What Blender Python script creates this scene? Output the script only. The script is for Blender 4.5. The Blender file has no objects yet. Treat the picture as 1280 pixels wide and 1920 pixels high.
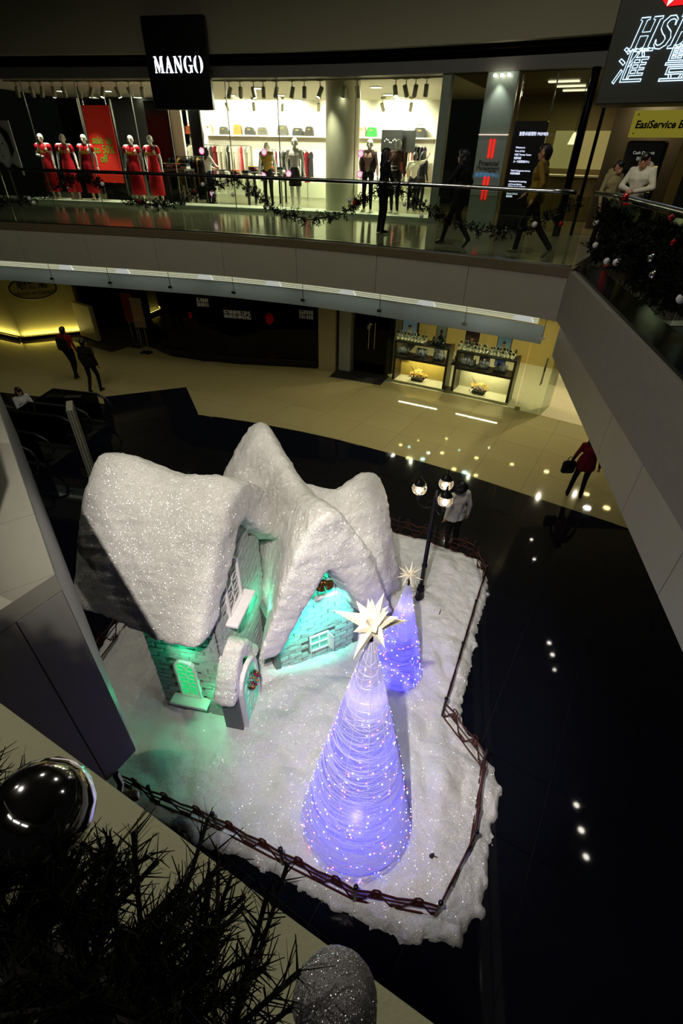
import bpy, bmesh, math, random
import numpy as np
from mathutils import Vector, Matrix
random.seed(7)
PI = math.pi
SC = bpy.context.scene
COL = SC.collection

# ------------------------------------------------------------------ camera (17 mm lens, upright frame)
F_PX, CX, CY = 906.0, 640.0, 960.0
_dn = np.array([612.0 - CX, 2180.0 - CY, F_PX]); _dn /= np.linalg.norm(_dn)
_vx = 869.0 - CX; _vy = -(_dn[0]*_vx + _dn[2]*F_PX)/_dn[1]
_Y = np.array([_vx, _vy, F_PX]); _Y /= np.linalg.norm(_Y)
_Z = -_dn; _X = np.cross(_Y, _Z)
RW = np.stack([_X, _Y, _Z], 1)
CAM = Vector((0, 0, 6.45))
cd = bpy.data.cameras.new('camera'); cam = bpy.data.objects.new('camera', cd); COL.objects.link(cam)
cd.sensor_fit = 'AUTO'; cd.sensor_width = 36.0; cd.lens = F_PX/1920.0*36.0
cd.clip_start = 0.02; cd.clip_end = 200
_r, _u, _b = RW[0], -RW[1], -RW[2]
cam.matrix_world = Matrix(((_r[0], _u[0], _b[0], CAM.x), (_r[1], _u[1], _b[1], CAM.y), (_r[2], _u[2], _b[2], CAM.z), (0, 0, 0, 1)))
SC.camera = cam

# ------------------------------------------------------------------ world, exposure, large lights
SC.view_settings.view_transform = 'Standard'
SC.view_settings.look = 'None'
SC.view_settings.gamma = 1.0
SC.view_settings.use_curve_mapping = False
SC.view_settings.exposure = 0.0
wd = bpy.data.worlds.new('World'); SC.world = wd; wd.use_nodes = True
bg = wd.node_tree.nodes['Background']
bg.inputs['Color'].default_value = (0.55, 0.6, 0.5, 1); bg.inputs['Strength'].default_value = 0.004
SC.cycles.use_denoising = True
SC.cycles.sample_clamp_indirect = 4.0
SC.cycles.max_bounces = 5
SC.cycles.diffuse_bounces = 3
SC.cycles.glossy_bounces = 3
SC.cycles.adaptive_threshold = 0.08
SC.cycles.caustics_reflective = False
SC.cycles.caustics_refractive = False

def aim(o, target):
    o.rotation_euler = (Vector(target) - o.location).to_track_quat('-Z', 'Y').to_euler()

def light(name, kind, loc, power, color=(1, 1, 1), size=0.1, target=None, spot=60, blend=0.4, sy=None):
    l = bpy.data.lights.new(name, kind); l.energy = power; l.color = color
    if kind == 'AREA':
        l.size = size
        if sy: l.shape = 'RECTANGLE'; l.size_y = sy
        else: l.shape = 'DISK'
    else:
        l.shadow_soft_size = size
    if kind == 'SPOT':
        l.spot_size = math.radians(spot); l.spot_blend = blend
    o = bpy.data.objects.new(name, l); COL.objects.link(o); o.location = loc
    if target is not None: aim(o, target)
    return o

# spotlights trained on the snow scene: two near the atrium roof, key in mid-air
light('midair_key_spot', 'SPOT', (-0.565, 0.24, 7.02), 1450, (1.0, 0.94, 0.88), 0.04, (-0.15, 4.2, 0.2), 46, 0.7)  # no fixture: placed on the star's shadow line, cone kept off the ledge
light('gallery_spot_house', 'SPOT', (1.0, -3.0, 11.9), 4200, (1.0, 0.93, 0.86), 0.08, (-2.1, 4.6, 2.3), 20, 0.6)
light('gallery_spot_back', 'SPOT', (3.0, 9.0, 11.9), 900, (0.95, 0.95, 0.84), 0.12, (-0.4, 6.4, 0.3), 34, 0.9)
# general dim mall lighting from above; the strongest is added fill for the cottage roof
for _x, _y, _e in ((-9, 3, 260), (-4, 8, 260), (1.0, 8.5, 240), (-5.5, 2.0, 650), (6.5, 6.5, 80)):
    light('atrium_fill_lamp', 'SPOT', (_x, _y, 12.1), _e, (1.0, 0.95, 0.80), 0.06, (_x, _y, 0), 165, 0.5)

# ------------------------------------------------------------------ helpers
def lin(c):
    """sRGB 0-255 -> linear"""
    return tuple(((x/255)/12.92 if x/255 <= 0.04045 else (((x/255)+0.055)/1.055)**2.4) for x in c)

MATS = {}
def mat(name, rgb, rough=0.5, metal=0.0, spec=0.5, emit=None, es=0.0, var=0.12, vscale=8.0, bump=0.0, bscale=40.0, trans=0.0, alpha=1.0, coat=0.0):
    """principled material with procedural colour variation and fine relief; rgb 0-255 sRGB"""
    if name in MATS: return MATS[name]
    m = bpy.data.materials.new(name); m.use_nodes = True; MATS[name] = m
    nt = m.node_tree; b = nt.nodes['Principled BSDF']
    c = lin(rgb)
    tc = nt.nodes.new('ShaderNodeTexCoord')
    no = nt.nodes.new('ShaderNodeTexNoise'); no.inputs['Scale'].default_value = vscale; no.inputs['Detail'].default_value = 4
    nt.links.new(tc.outputs['Object'], no.inputs['Vector'])
    mx = nt.nodes.new('ShaderNodeMixRGB')
    mx.inputs[1].default_value = tuple(x*(1-var) for x in c) + (1,)
    mx.inputs[2].default_value = tuple(min(1, x*(1+var)) for x in c) + (1,)
    nt.links.new(no.outputs['Fac'], mx.inputs[0]); nt.links.new(mx.outputs[0], b.inputs['Base Color'])
    b.inputs['Roughness'].default_value = rough; b.inputs['Metallic'].default_value = metal
    b.inputs['Specular IOR Level'].default_value = spec
    if coat: b.inputs['Coat Weight'].default_value = coat
    if emit is not None:
        b.inputs['Emission Color'].default_value = lin(emit) + (1,); b.inputs['Emission Strength'].default_value = es
    if trans: b.inputs['Transmission Weight'].default_value = trans
    if alpha < 1: b.inputs['Alpha'].default_value = alpha
    if bump:
        n2 = nt.nodes.new('ShaderNodeTexNoise'); n2.inputs['Scale'].default_value = bscale; n2.inputs['Detail'].default_value = 5
        nt.links.new(tc.outputs['Object'], n2.inputs['Vector'])
        bp = nt.nodes.new('ShaderNodeBump'); bp.inputs['Strength'].default_value = bump; bp.inputs['Distance'].default_value = 0.02
        nt.links.new(n2.outputs['Fac'], bp.inputs['Height']); nt.links.new(bp.outputs[0], b.inputs['Normal'])
    return m

def glass_mat(name, tint=(235, 245, 238), refl=1.0, rough=0.0, haze=0.0, hazecol=(150, 165, 160)):
    """thin architectural glass: transparent with a fresnel mirror coat, optional frosting"""
    if name in MATS: return MATS[name]
    m = bpy.data.materials.new(name); m.use_nodes = True; MATS[name] = m
    nt = m.node_tree; nt.nodes.clear()
    out = nt.nodes.new('ShaderNodeOutputMaterial')
    tr = nt.nodes.new('ShaderNodeBsdfTransparent')
    no = nt.nodes.new('ShaderNodeTexNoise'); no.inputs['Scale'].default_value = 2.0
    mx0 = nt.nodes.new('ShaderNodeMixRGB'); t = lin(tint)
    mx0.inputs[1].default_value = t + (1,); mx0.inputs[2].default_value = tuple(min(1, x*1.03) for x in t) + (1,)
    nt.links.new(no.outputs['Fac'], mx0.inputs[0]); nt.links.new(mx0.outputs[0], tr.inputs[0])
    gl = nt.nodes.new('ShaderNodeBsdfGlossy'); gl.inputs['Roughness'].default_value = rough
    fr = nt.nodes.new('ShaderNodeFresnel'); fr.inputs[0].default_value = 1.45
    mu = nt.nodes.new('ShaderNodeMath'); mu.operation = 'MULTIPLY'; mu.inputs[1].default_value = refl
    nt.links.new(fr.outputs[0], mu.inputs[0])
    base = tr
    if haze:
        df = nt.nodes.new('ShaderNodeBsdfDiffuse'); df.inputs[0].default_value = lin(hazecol) + (1,)
        tl = nt.nodes.new('ShaderNodeBsdfTranslucent'); tl.inputs[0].default_value = lin(hazecol) + (1,)
        ms = nt.nodes.new('ShaderNodeMixShader'); nt.links.new(df.outputs[0], ms.inputs[1]); nt.links.new(tl.outputs[0], ms.inputs[2])
        mh = nt.nodes.new('ShaderNodeMixShader'); mh.inputs[0].default_value = haze
        nt.links.new(tr.outputs[0], mh.inputs[1]); nt.links.new(ms.outputs[0], mh.inputs[2]); base = mh
    mix = nt.nodes.new('ShaderNodeMixShader')
    nt.links.new(mu.outputs[0], mix.inputs[0]); nt.links.new(base.outputs[0], mix.inputs[1]); nt.links.new(gl.outputs[0], mix.inputs[2])
    nt.links.new(mix.outputs[0], out.inputs[0])
    return m

def emis(name, rgb, strength):
    m = mat(name, (20, 20, 20), 0.6, emit=rgb, es=strength)
    m.cycles.emission_sampling = 'AUTO' if name in ('lantern_bulb', 'trough_glow', 'louvre_glow', 'reflection_lamp_glow', 'shop_downlight') else 'NONE'
    return m

class MB:
    def __init__(s): s.v = []; s.f = []; s.m = []
    def add(s, vs, fs, mi=0):
        o = len(s.v); s.v += [tuple(p) for p in vs]; s.f += [tuple(i+o for i in q) for q in fs]; s.m += [mi]*len(fs); return s
    def box(s, c, d, rz=0.0, mi=0):
        x, y, z = d[0]/2, d[1]/2, d[2]/2; ca, sa = math.cos(rz), math.sin(rz)
        vs = []
        for a, b, e in ((-x,-y,-z),(x,-y,-z),(x,y,-z),(-x,y,-z),(-x,-y,z),(x,-y,z),(x,y,z),(-x,y,z)):
            vs.append((c[0]+a*ca-b*sa, c[1]+a*sa+b*ca, c[2]+e))
        return s.add(vs, [(0,3,2,1),(4,5,6,7),(0,1,5,4),(1,2,6,5),(2,3,7,6),(3,0,4,7)], mi)
    def bev(s, c, d, b, mi=0):
        """box with chamfered vertical and horizontal edges (three stacked octagon-ish rings)"""
        x, y, z = d[0]/2, d[1]/2, d[2]/2; b = min(b, x*.9, y*.9, z*.9)
        rings = []
        for zz, k in ((-z, b), (-z+b, 0), (z-b, 0), (z, b)):
            X, Y = x-k, y-k
            rings.append([(c[0]+px, c[1]+py, c[2]+zz) for px, py in ((-X,-Y+b),(-X+b,-Y),(X-b,-Y),(X,-Y+b),(X,Y-b),(X-b,Y),(-X+b,Y),(-X,Y-b))])
        return s.rings(rings, mi=mi)
    def rings(s, rings, closed=True, cap=True, mi=0):
        n = len(rings[0]); vs = [p for r in rings for p in r]; fs = []
        for i in range(len(rings)-1):
            for j in range(n if closed else n-1):
                k = (j+1) % n; fs.append((i*n+j, i*n+k, (i+1)*n+k, (i+1)*n+j))
        if cap and closed:
            fs.append(tuple(reversed(range(n)))); fs.append(tuple(range((len(rings)-1)*n, len(rings)*n)))
        return s.add(vs, fs, mi)
    def tube(s, pts, r, n=6, mi=0, cap=True, closed=False):
        pts = [Vector(p) for p in pts]; m = len(pts); rings = []
        up = Vector((0, 0, 1))
        for i, p in enumerate(pts):
            if closed: t = pts[(i+1) % m]-pts[i-1]
            else: t = pts[min(i+1, m-1)]-pts[max(i-1, 0)]
            if t.length < 1e-9: t = Vector((0, 0, 1))
            t.normalize()
            a = t.cross(up)
            if a.length < 0.05: a = t.cross(Vector((1, 0, 0)))
            a.normalize(); b = a.cross(t)
            rr = r[i] if isinstance(r, (list, tuple)) else r
            rings.append([p + (a*math.cos(2*PI*j/n) + b*math.sin(2*PI*j/n))*rr for j in range(n)])
        if closed: rings.append(rings[0])
        return s.rings(rings, cap=cap and not closed, mi=mi)
    def cyl(s, p0, p1, r0, r1=None, n=12, mi=0): return s.tube([p0, p1], [r0, r0 if r1 is None else r1], n, mi)
    def lathe(s, prof, c=(0, 0, 0), n=16, mi=0):
        return s.rings([[(c[0]+r*math.cos(2*PI*j/n), c[1]+r*math.sin(2*PI*j/n), c[2]+z) for j in range(n)] for r, z in prof], mi=mi)
    def sph(s, c, r, n=12, k=7, sc=(1, 1, 1), mi=0):
        prof = [(max(1e-4, math.sin(PI*i/k)), -math.cos(PI*i/k)) for i in range(k+1)]
        return s.rings([[(c[0]+q*r*sc[0]*math.cos(2*PI*j/n), c[1]+q*r*sc[1]*math.sin(2*PI*j/n), c[2]+z*r*sc[2]) for j in range(n)] for q, z in prof], mi=mi)
    def prism(s, poly, y0, y1, mi=0):
        """polygon in x,z extruded along y"""
        n = len(poly)
        return s.rings([[(x, y0, z) for x, z in poly], [(x, y1, z) for x, z in poly]], mi=mi)
    def slab(s, poly, z0, z1, mi=0):
        return s.rings([[(x, y, z0) for x, y in poly], [(x, y, z1) for x, y in poly]], mi=mi)
    def mesh(s, name):
        me = bpy.data.meshes.new(name); me.from_pydata(s.v, [], s.f); me.update()
        bm = bmesh.new(); bm.from_mesh(me); bmesh.ops.recalc_face_normals(bm, faces=bm.faces); bm.to_mesh(me); bm.free()
        return me
    def build(s, name, m, parent=None, smooth=False, loc=None, rot=None):
        me = s.mesh(name)
        ms = m if isinstance(m, (list, tuple)) else [m]
        for x in ms: me.materials.append(x)
        if len(ms) > 1: me.polygons.foreach_set('material_index', s.m)
        if smooth: me.polygons.foreach_set('use_smooth', [True]*len(me.polygons))
        return put(name, me, parent, loc, rot)

def put(name, me, parent=None, loc=None, rot=None):
    o = bpy.data.objects.new(name, me); COL.objects.link(o)
    if parent is not None: o.parent = parent
    if loc is not None: o.location = loc
    if rot is not None: o.rotation_euler = rot
    return o

def smooth_by_angle(o, ang=40):
    me = o.data
    me.polygons.foreach_set('use_smooth', [True]*len(me.polygons))
    try: me.set_sharp_from_angle(angle=math.radians(ang))
    except Exception: pass
    return o

def tag(o, label, cat, group=None, kind=None):
    o['label'] = label; o['category'] = cat
    if group: o['group'] = group
    if kind: o['kind'] = kind
    return o
def struct(o): o['kind'] = 'structure'; return o
def stuff(o): o['kind'] = 'stuff'; return o
def thing(name, label, cat, loc=(0, 0, 0), rz=0.0, group=None):
    o = bpy.data.objects.new(name, None); COL.objects.link(o); o.location = loc; o.rotation_euler = (0, 0, rz); o.empty_display_size = 0.1
    return tag(o, label, cat, group)
def dup(root, loc, rz=None, label=None, group=None):
    r = root.copy(); COL.objects.link(r); r.location = loc
    if rz is not None: r.rotation_euler = (0, 0, rz)
    if label: r['label'] = label
    if group: r['group'] = group
    for ch in list(root.children):
        c = ch.copy(); COL.objects.link(c); c.parent = r
        for g in list(ch.children):
            d = g.copy(); COL.objects.link(d); d.parent = c
    return r
def text(name, body, size, m, parent, loc, rot=(PI/2, 0, 0), ext=0.004, align='CENTER', shear=0.0, bold=0.0, sx=1.0, outline=0.0):
    cu = bpy.data.curves.new(name, 'FONT'); cu.body = body; cu.size = size; cu.extrude = ext; cu.align_x = align; cu.align_y = 'CENTER'
    cu.shear = shear; cu.offset = bold; cu.resolution_u = 3
    if outline: cu.fill_mode = 'NONE'; cu.extrude = 0; cu.bevel_depth = outline; cu.bevel_resolution = 0
    cu.materials.append(m)
    tmp = bpy.data.objects.new('tmp', cu); COL.objects.link(tmp)
    dg = bpy.context.evaluated_depsgraph_get(); dg.update()
    me = bpy.data.meshes.new_from_object(tmp.evaluated_get(dg)); me.name = name
    bpy.data.objects.remove(tmp); bpy.data.curves.remove(cu)
    if not me.materials: me.materials.append(m)
    o = put(name, me, parent, loc, rot); o.scale = (sx, 1, 1)
    return o

def remeshed(name, mb, vox, iters=0, fac=0.5):
    """voxel union of everything in mb, smoothed; returns a new mesh"""
    me = mb.mesh(name+'_src'); o = bpy.data.objects.new('tmp', me); COL.objects.link(o)
    md = o.modifiers.new('r', 'REMESH'); md.mode = 'VOXEL'; md.voxel_size = vox
    if iters:
        s = o.modifiers.new('s', 'SMOOTH'); s.iterations = iters; s.factor = fac
    dg = bpy.context.evaluated_depsgraph_get(); dg.update()
    me2 = bpy.data.meshes.new_from_object(o.evaluated_get(dg)); me2.name = name
    bpy.data.objects.remove(o); bpy.data.meshes.remove(me)
    me2.polygons.foreach_set('use_smooth', [True]*len(me2.polygons))
    return me2

# ------------------------------------------------------------------ plan of the curved balcony: arc position s, distance d behind its edge
_E = np.array([(-25, 12.1), (-17, 12.1), (-11.4, 12.1), (-6.6, 12.05), (-4.4, 11.85), (-2.3, 11.45), (0.4, 10.65), (2.2, 9.95), (6, 8.4)])
def _catmull(P):
    out = []; Q = np.vstack([2*P[0]-P[1], P, 2*P[-1]-P[-2]])
    for i in range(1, len(Q)-2):
        a, b, c, d = Q[i-1:i+3]
        for t in np.linspace(0, 1, 60, endpoint=False):
            out.append(.5*((2*b)+(-a+c)*t+(2*a-5*b+4*c-d)*t*t+(-a+3*b-3*c+d)*t**3))
    out.append(P[-1]); return np.array(out)
_D = _catmull(_E); _T = np.gradient(_D, axis=0); _T /= np.linalg.norm(_T, axis=1)[:, None]
_N = np.stack([-_T[:, 1], _T[:, 0]], 1)
_S = np.concatenate([[0], np.cumsum(np.linalg.norm(np.diff(_D, axis=0), axis=1))]); _S -= _S[np.argmin(np.abs(_D[:, 0]+2.3))]
def W(s, d, z=0.0):
    return Vector((float(np.interp(s, _S, _D[:, 0]+_N[:, 0]*d)), float(np.interp(s, _S, _D[:, 1]+_N[:, 1]*d)), z))
def ANG(s):
    return math.atan2(float(np.interp(s, _S, _T[:, 1])), float(np.interp(s, _S, _T[:, 0])))
def wallthing(name, label, cat, s, d, z, group=None, turn=0.0):
    return thing(name, label, cat, W(s, d, z), ANG(s)+turn, group)
def strip(mb, s0, s1, d0, d1, z0, z1, step=0.6, mi=0):
    """solid strip that follows the curve"""
    n = max(1, int(round((s1-s0)/step))); rings = []
    for i in range(n+1):
        s = s0+(s1-s0)*i/n
        rings.append([W(s, d0, z0), W(s, d1, z0), W(s, d1, z1), W(s, d0, z1)])
    return mb.rings(rings, mi=mi)

# ================================================================== the snow scene
def snow_mat(name, rgb, fleck=0.5, scale=130.0, bump=0.35, bscale=9.0):
    m = bpy.data.materials.new(name); m.use_nodes = True; MATS[name] = m
    nt = m.node_tree; N = nt.nodes; L = nt.links; b = N['Principled BSDF']; out = N['Material Output']
    tc = N.new('ShaderNodeTexCoord')
    c = lin(rgb)
    n1 = N.new('ShaderNodeTexNoise'); n1.inputs['Scale'].default_value = 5; n1.inputs['Detail'].default_value = 6
    L.new(tc.outputs['Object'], n1.inputs['Vector'])
    mx = N.new('ShaderNodeMixRGB'); mx.inputs[1].default_value = tuple(x*.84 for x in c)+(1,); mx.inputs[2].default_value = tuple(min(1, x*1.06) for x in c)+(1,)
    L.new(n1.outputs['Fac'], mx.inputs[0]); L.new(mx.outputs[0], b.inputs['Base Color'])
    b.inputs['Roughness'].default_value = 0.85; b.inputs['Specular IOR Level'].default_value = 0.25
    n2 = N.new('ShaderNodeTexNoise'); n2.inputs['Scale'].default_value = bscale; n2.inputs['Detail'].default_value = 9; n2.inputs['Roughness'].default_value = 0.7
    L.new(tc.outputs['Object'], n2.inputs['Vector'])
    bp = N.new('ShaderNodeBump'); bp.inputs['Strength'].default_value = bump; bp.inputs['Distance'].default_value = 0.05
    L.new(n2.outputs['Fac'], bp.inputs['Height']); L.new(bp.outputs[0], b.inputs['Normal'])
    vo = N.new('ShaderNodeTexVoronoi'); vo.inputs['Scale'].default_value = scale
    L.new(tc.outputs['Object'], vo.inputs['Vector'])
    lt = N.new('ShaderNodeMath'); lt.operation = 'LESS_THAN'; lt.inputs[1].default_value = 0.40
    L.new(vo.outputs['Distance'], lt.inputs[0])
    sx = N.new('ShaderNodeSeparateXYZ'); L.new(vo.outputs['Color'], sx.inputs[0])
    gt = N.new('ShaderNodeMath'); gt.operation = 'GREATER_THAN'; gt.inputs[1].default_value = 1-fleck
    L.new(sx.outputs[2], gt.inputs[0])
    an = N.new('ShaderNodeMath'); an.operation = 'MULTIPLY'; L.new(lt.outputs[0], an.inputs[0]); L.new(gt.outputs[0], an.inputs[1])
    sb = N.new('ShaderNodeVectorMath'); sb.operation = 'SUBTRACT'; sb.inputs[1].default_value = (.5, .5, .5); L.new(vo.outputs['Color'], sb.inputs[0])
    scv = N.new('ShaderNodeVectorMath'); scv.operation = 'SCALE'; scv.inputs['Scale'].default_value = 2.4; L.new(sb.outputs[0], scv.inputs[0])
    ge = N.new('ShaderNodeNewGeometry'); ad = N.new('ShaderNodeVectorMath'); L.new(ge.outputs['Normal'], ad.inputs[0]); L.new(scv.outputs[0], ad.inputs[1])
    nm = N.new('ShaderNodeVectorMath'); nm.operation = 'NORMALIZE'; L.new(ad.outputs[0], nm.inputs[0])
    gl = N.new('ShaderNodeBsdfGlossy'); gl.inputs['Roughness'].default_value = 0.28; L.new(nm.outputs[0], gl.inputs['Normal'])
    ms = N.new('ShaderNodeMixShader'); L.new(an.outputs[0], ms.inputs[0]); L.new(b.outputs[0], ms.inputs[1]); L.new(gl.outputs[0], ms.inputs[2])
    L.new(ms.outputs[0], out.inputs[0])
    return m

SNOW = snow_mat('snow_ground', (238, 236, 232), 0.45, 170, 0.8, 10)
SNOWR = snow_mat('snow_roof', (226, 222, 214), 0.5, 160, 0.5, 22)

def vnoise(x, y, seed=0):
    """smooth value noise for arrays"""
    def h(i, j):
        v = np.sin(i*127.1+j*311.7+seed*74.7)*43758.5453
        return v-np.floor(v)
    i, j = np.floor(x), np.floor(y); u, v = x-i, y-j; u = u*u*(3-2*u); v = v*v*(3-2*v)
    return (h(i, j)*(1-u)+h(i+1, j)*u)*(1-v)+(h(i, j+1)*(1-u)+h(i+1, j+1)*u)*v

FENCE_PTS = [(-4.45, 3.3), (-3.44, 2.29), (-2.60, 2.11), (-1.76, 2.0), (-0.92, 1.83), (-0.08, 1.67), (0.76, 1.71), (1.12, 2.42), (1.27, 3.36), (0.75, 3.97), (0.97, 4.95), (1.19, 5.92), (1.41, 6.87), (1.22, 7.51), (0.45, 7.78), (-0.3, 7.95), (-1.2, 8.15)]
SNOW_POLY = [(-4.5, 3.0), (-3.5, 2.13), (-2.5, 1.98), (-1.4, 1.84), (-0.6, 1.68), (0.1, 1.55), (0.65, 1.50), (1.0, 1.60), (1.22, 1.82), (1.30, 2.25), (1.36, 2.7), (1.50, 3.2), (1.42, 3.42), (1.30, 3.6), (0.98, 3.98), (1.08, 4.6), (1.26, 5.6), (1.5, 6.85), (1.36, 7.5), (0.5, 7.82), (-0.3, 8.0), (-1.4, 8.2), (-3.2, 7.6), (-4.5, 5.8), (-4.65, 4.4)]
def poly_sd(px, py, poly):
    """signed distance, positive inside"""
    d = np.full(px.shape, 1e9); ins = np.zeros(px.shape, bool); n = len(poly)
    for i in range(n):
        ax, ay = poly[i]; bx, by = poly[(i+1) % n]
        ex, ey = bx-ax, by-ay; wx, wy = px-ax, py-ay
        t = np.clip((wx*ex+wy*ey)/(ex*ex+ey*ey), 0, 1)
        d = np.minimum(d, np.hypot(wx-ex*t, wy-ey*t))
        c = ((ay > py) != (by > py)) & (px < (bx-ax)*(py-ay)/((by-ay) if by != ay else 1e-9)+ax)
        ins ^= c
    return np.where(ins, d, -d)
def snow_sd(x, y): return poly_sd(x, y, SNOW_POLY)+(vnoise(x*7, y*7, 3)-.5)*.10+(vnoise(x*19, y*19, 4)-.5)*.05+.02
def snow_height(x, y):
    x = np.asarray(x, float); y = np.asarray(y, float); sd = snow_sd(x, y)-.02
    e = np.clip((sd+.02)/.16, 0, 1); e = np.sqrt(np.clip(1-(1-e)**2, 0, 1))
    h = .07+.17*vnoise(x*1.3, y*1.3, 1)*np.clip(sd/.6, 0, 1)+.10*np.abs(vnoise(x*2.7+.3*y, y*2.7, 2)-.5)*2*np.clip(.3+sd/.5, 0, 1)+.03*vnoise(x*6, y*6, 6)+.014*vnoise(x*14, y*14, 5)
    hh = np.exp(-((x+2.2)**2+(y-4.4)**2)/2.0)*.06
    return np.where(sd > -.02, (h+hh)*e+.004, -1.0)
def build_snow():
    st = .022; xs = np.arange(-4.9, 1.9, st); ys = np.arange(1.2, 8.5, st)
    X, Y = np.meshgrid(xs, ys); sd0 = snow_sd(X, Y); ok = sd0 > -st*1.45; e_ = .004
    gx = (snow_sd(X+e_, Y)-snow_sd(X-e_, Y))/(2*e_); gy = (snow_sd(X, Y+e_)-snow_sd(X, Y-e_))/(2*e_); g2 = np.maximum(gx*gx+gy*gy, .15)
    rim = ok & (sd0 < 0); X = np.where(rim, X+gx/g2*(-sd0), X); Y = np.where(rim, Y+gy/g2*(-sd0), Y)
    H = np.maximum(snow_height(X, Y), .003)
    idx = -np.ones(X.shape, int); idx[ok] = np.arange(ok.sum())
    vs = np.stack([X[ok], Y[ok], H[ok]], 1)
    a, b, c, d = idx[:-1, :-1], idx[:-1, 1:], idx[1:, 1:], idx[1:, :-1]
    q = np.stack([a, b, c, d], -1).reshape(-1, 4); q = q[(q >= 0).all(1)]
    me = bpy.data.meshes.new('snow_blanket'); me.from_pydata(vs.tolist(), [], q.tolist()); me.materials.append(SNOW)
    me.polygons.foreach_set('use_smooth', [True]*len(me.polygons)); me.update()
    o = put('snow_blanket', me)
    tag(o, 'lumpy white artificial snow blanket inside the iron fence', 'snow', kind='stuff')
build_snow()
def SH(x, y): return float(snow_height(np.array([x]), np.array([y]))[0])

# ---------------------------------------------------------------- the snow-capped brick cottage
HL = Vector((-2.2, 4.4, 0.0))
house = thing('snow_cottage', 'miniature brick cottage with thick snow roofs lit green from within', 'house', HL)
STONE = mat('cottage_stone', (196, 200, 196), 0.55, bump=0.9, bscale=55, var=0.25, vscale=6)
STONE_D = mat('cottage_mortar', (96, 104, 98), 0.8, bump=0.5, bscale=30)
WHITEW = mat('white_painted_wood', (222, 216, 214), 0.5, bump=0.1)
GREENP = mat('green_lit_pane', (30, 120, 70), 0.25, emit=(20, 225, 120), es=0.75, var=.3, vscale=20)
TEALP = mat('teal_lit_pane', (40, 150, 120), 0.25, emit=(40, 235, 180), es=0.9)
GREYP = mat('grey_window_pane', (70, 78, 78), 0.2, bump=.4, bscale=20)

_bm = MB(); _bm.bev((0, 0, 0), (1, 1, 1), .12)
_brick = [None]*4
for k in range(4):
    b = MB(); b.bev((0, 0, 0), (1, 1, 1), .10); rr = random.Random(k)
    b.v = [(x+rr.uniform(-.035, .035), y+rr.uniform(-.12, .12)*(y < 0), z+rr.uniform(-.06, .06)) for x, y, z in b.v]
    _brick[k] = b.mesh('brick'); _brick[k].materials.append(STONE)
def brick_wall(name, origin, ang, w, outline, holes, z0, parent=house, depth=.10, bl=.215, bh=.088):
    """wall in local x (along), z (up), facing -y; outline(x) -> top height; bricks are its sub-parts"""
    wl = MB(); pts = [(0, z0)] + [(w*i/12, outline(w*i/12)) for i in range(13)] + [(w, z0)]
    wl.prism(pts, 0.0, depth)
    wo = wl.build(name, STONE_D, parent, loc=Vector(origin)-HL, rot=(0, 0, ang))
    row = 0; z = z0+bh/2
    while z < max(outline(w*i/20) for i in range(21)):
        x = -bl/2*(row % 2)
        while x < w:
            a, b = max(x, 0), min(x+bl, w); cxm = (a+b)/2
            x += bl
            if b-a < .05: continue
            top = min(outline(max(a, 0.001)), outline(min(b, w-.001)))
            if z+bh*.3 > max(outline(a), outline(b)): continue
            if any(h[0] < cxm < h[1] and h[2] < z < h[3] for h in holes): continue
            o = put('brick', random.choice(_brick), wo, (cxm, -.012+random.uniform(-.006, .006), z))
            o.scale = (b-a-.012, .05, bh-.012)
        z += bh; row += 1
    return wo
# main tower: gable looks along +x, ridge along x
brick_wall('front_wall', (-3.02, 3.30, 0), 0, .94, lambda x: 2.15, [(.30, .60, .45, 1.36)], .04)
brick_wall('gable_wall', (-2.08, 3.30, 0), PI/2, 1.46, lambda y: 2.1+(.95*(1-abs(y-.73)/.73)), [(.30, .72, 1.85, 2.66), (-.1, .44, 0, 1.2)], .04)
b = MB(); b.prism([(0, 0), (1.46, 0), (1.46, 2.1), (.73, 3.0), (0, 2.1)], 0, .08); b.build('rear_gable_wall', STONE_D, house, loc=Vector((-2.94, 3.30, .04))-HL, rot=(0, 0, PI/2))
b = MB(); b.box((0, 0, 1.05), (.94, .08, 2.1)); b.build('back_wall', STONE_D, house, loc=Vector((-2.55, 4.74, .02))-HL)
# side wing: gable looks towards the camera's right
AB = Vector((-1.74, 4.13, 0)); TB = Vector((.791, .611, 0)).normalized(); NB = Vector((TB.y, -TB.x, 0)); aB = math.atan2(TB.y, TB.x)
def BW(s, n, z): return AB+TB*s+NB*n+Vector((0, 0, z))
brick_wall('wing_gable_wall', AB, aB, 1.38, lambda s: 1.0+1.5*(1-abs(s-.69)/.69) if s not in (0,) else 1.0, [(.52, .92, .30, .76), (.46, .96, 1.48, 2.1)], .04)
b = MB(); b.box((0, .8, .55), (.08, 1.7, 1.1)); b.build('wing_side_wall', STONE_D, house, loc=BW(.05, 0, .02)-HL, rot=(0, 0, aB))
b = MB(); b.box((0, .8, .55), (.08, 1.7, 1.1)); b.build('wing_side_wall', STONE_D, house, loc=BW(1.33, 0, .02)-HL, rot=(0, 0, aB))
b = MB(); b.box((0, .0, .5), (.9, .08, 1.0)); b.build('rear_wing_wall', STONE, house, loc=BW(1.8, -.45, .02)-HL, rot=(0, 0, aB))

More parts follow.
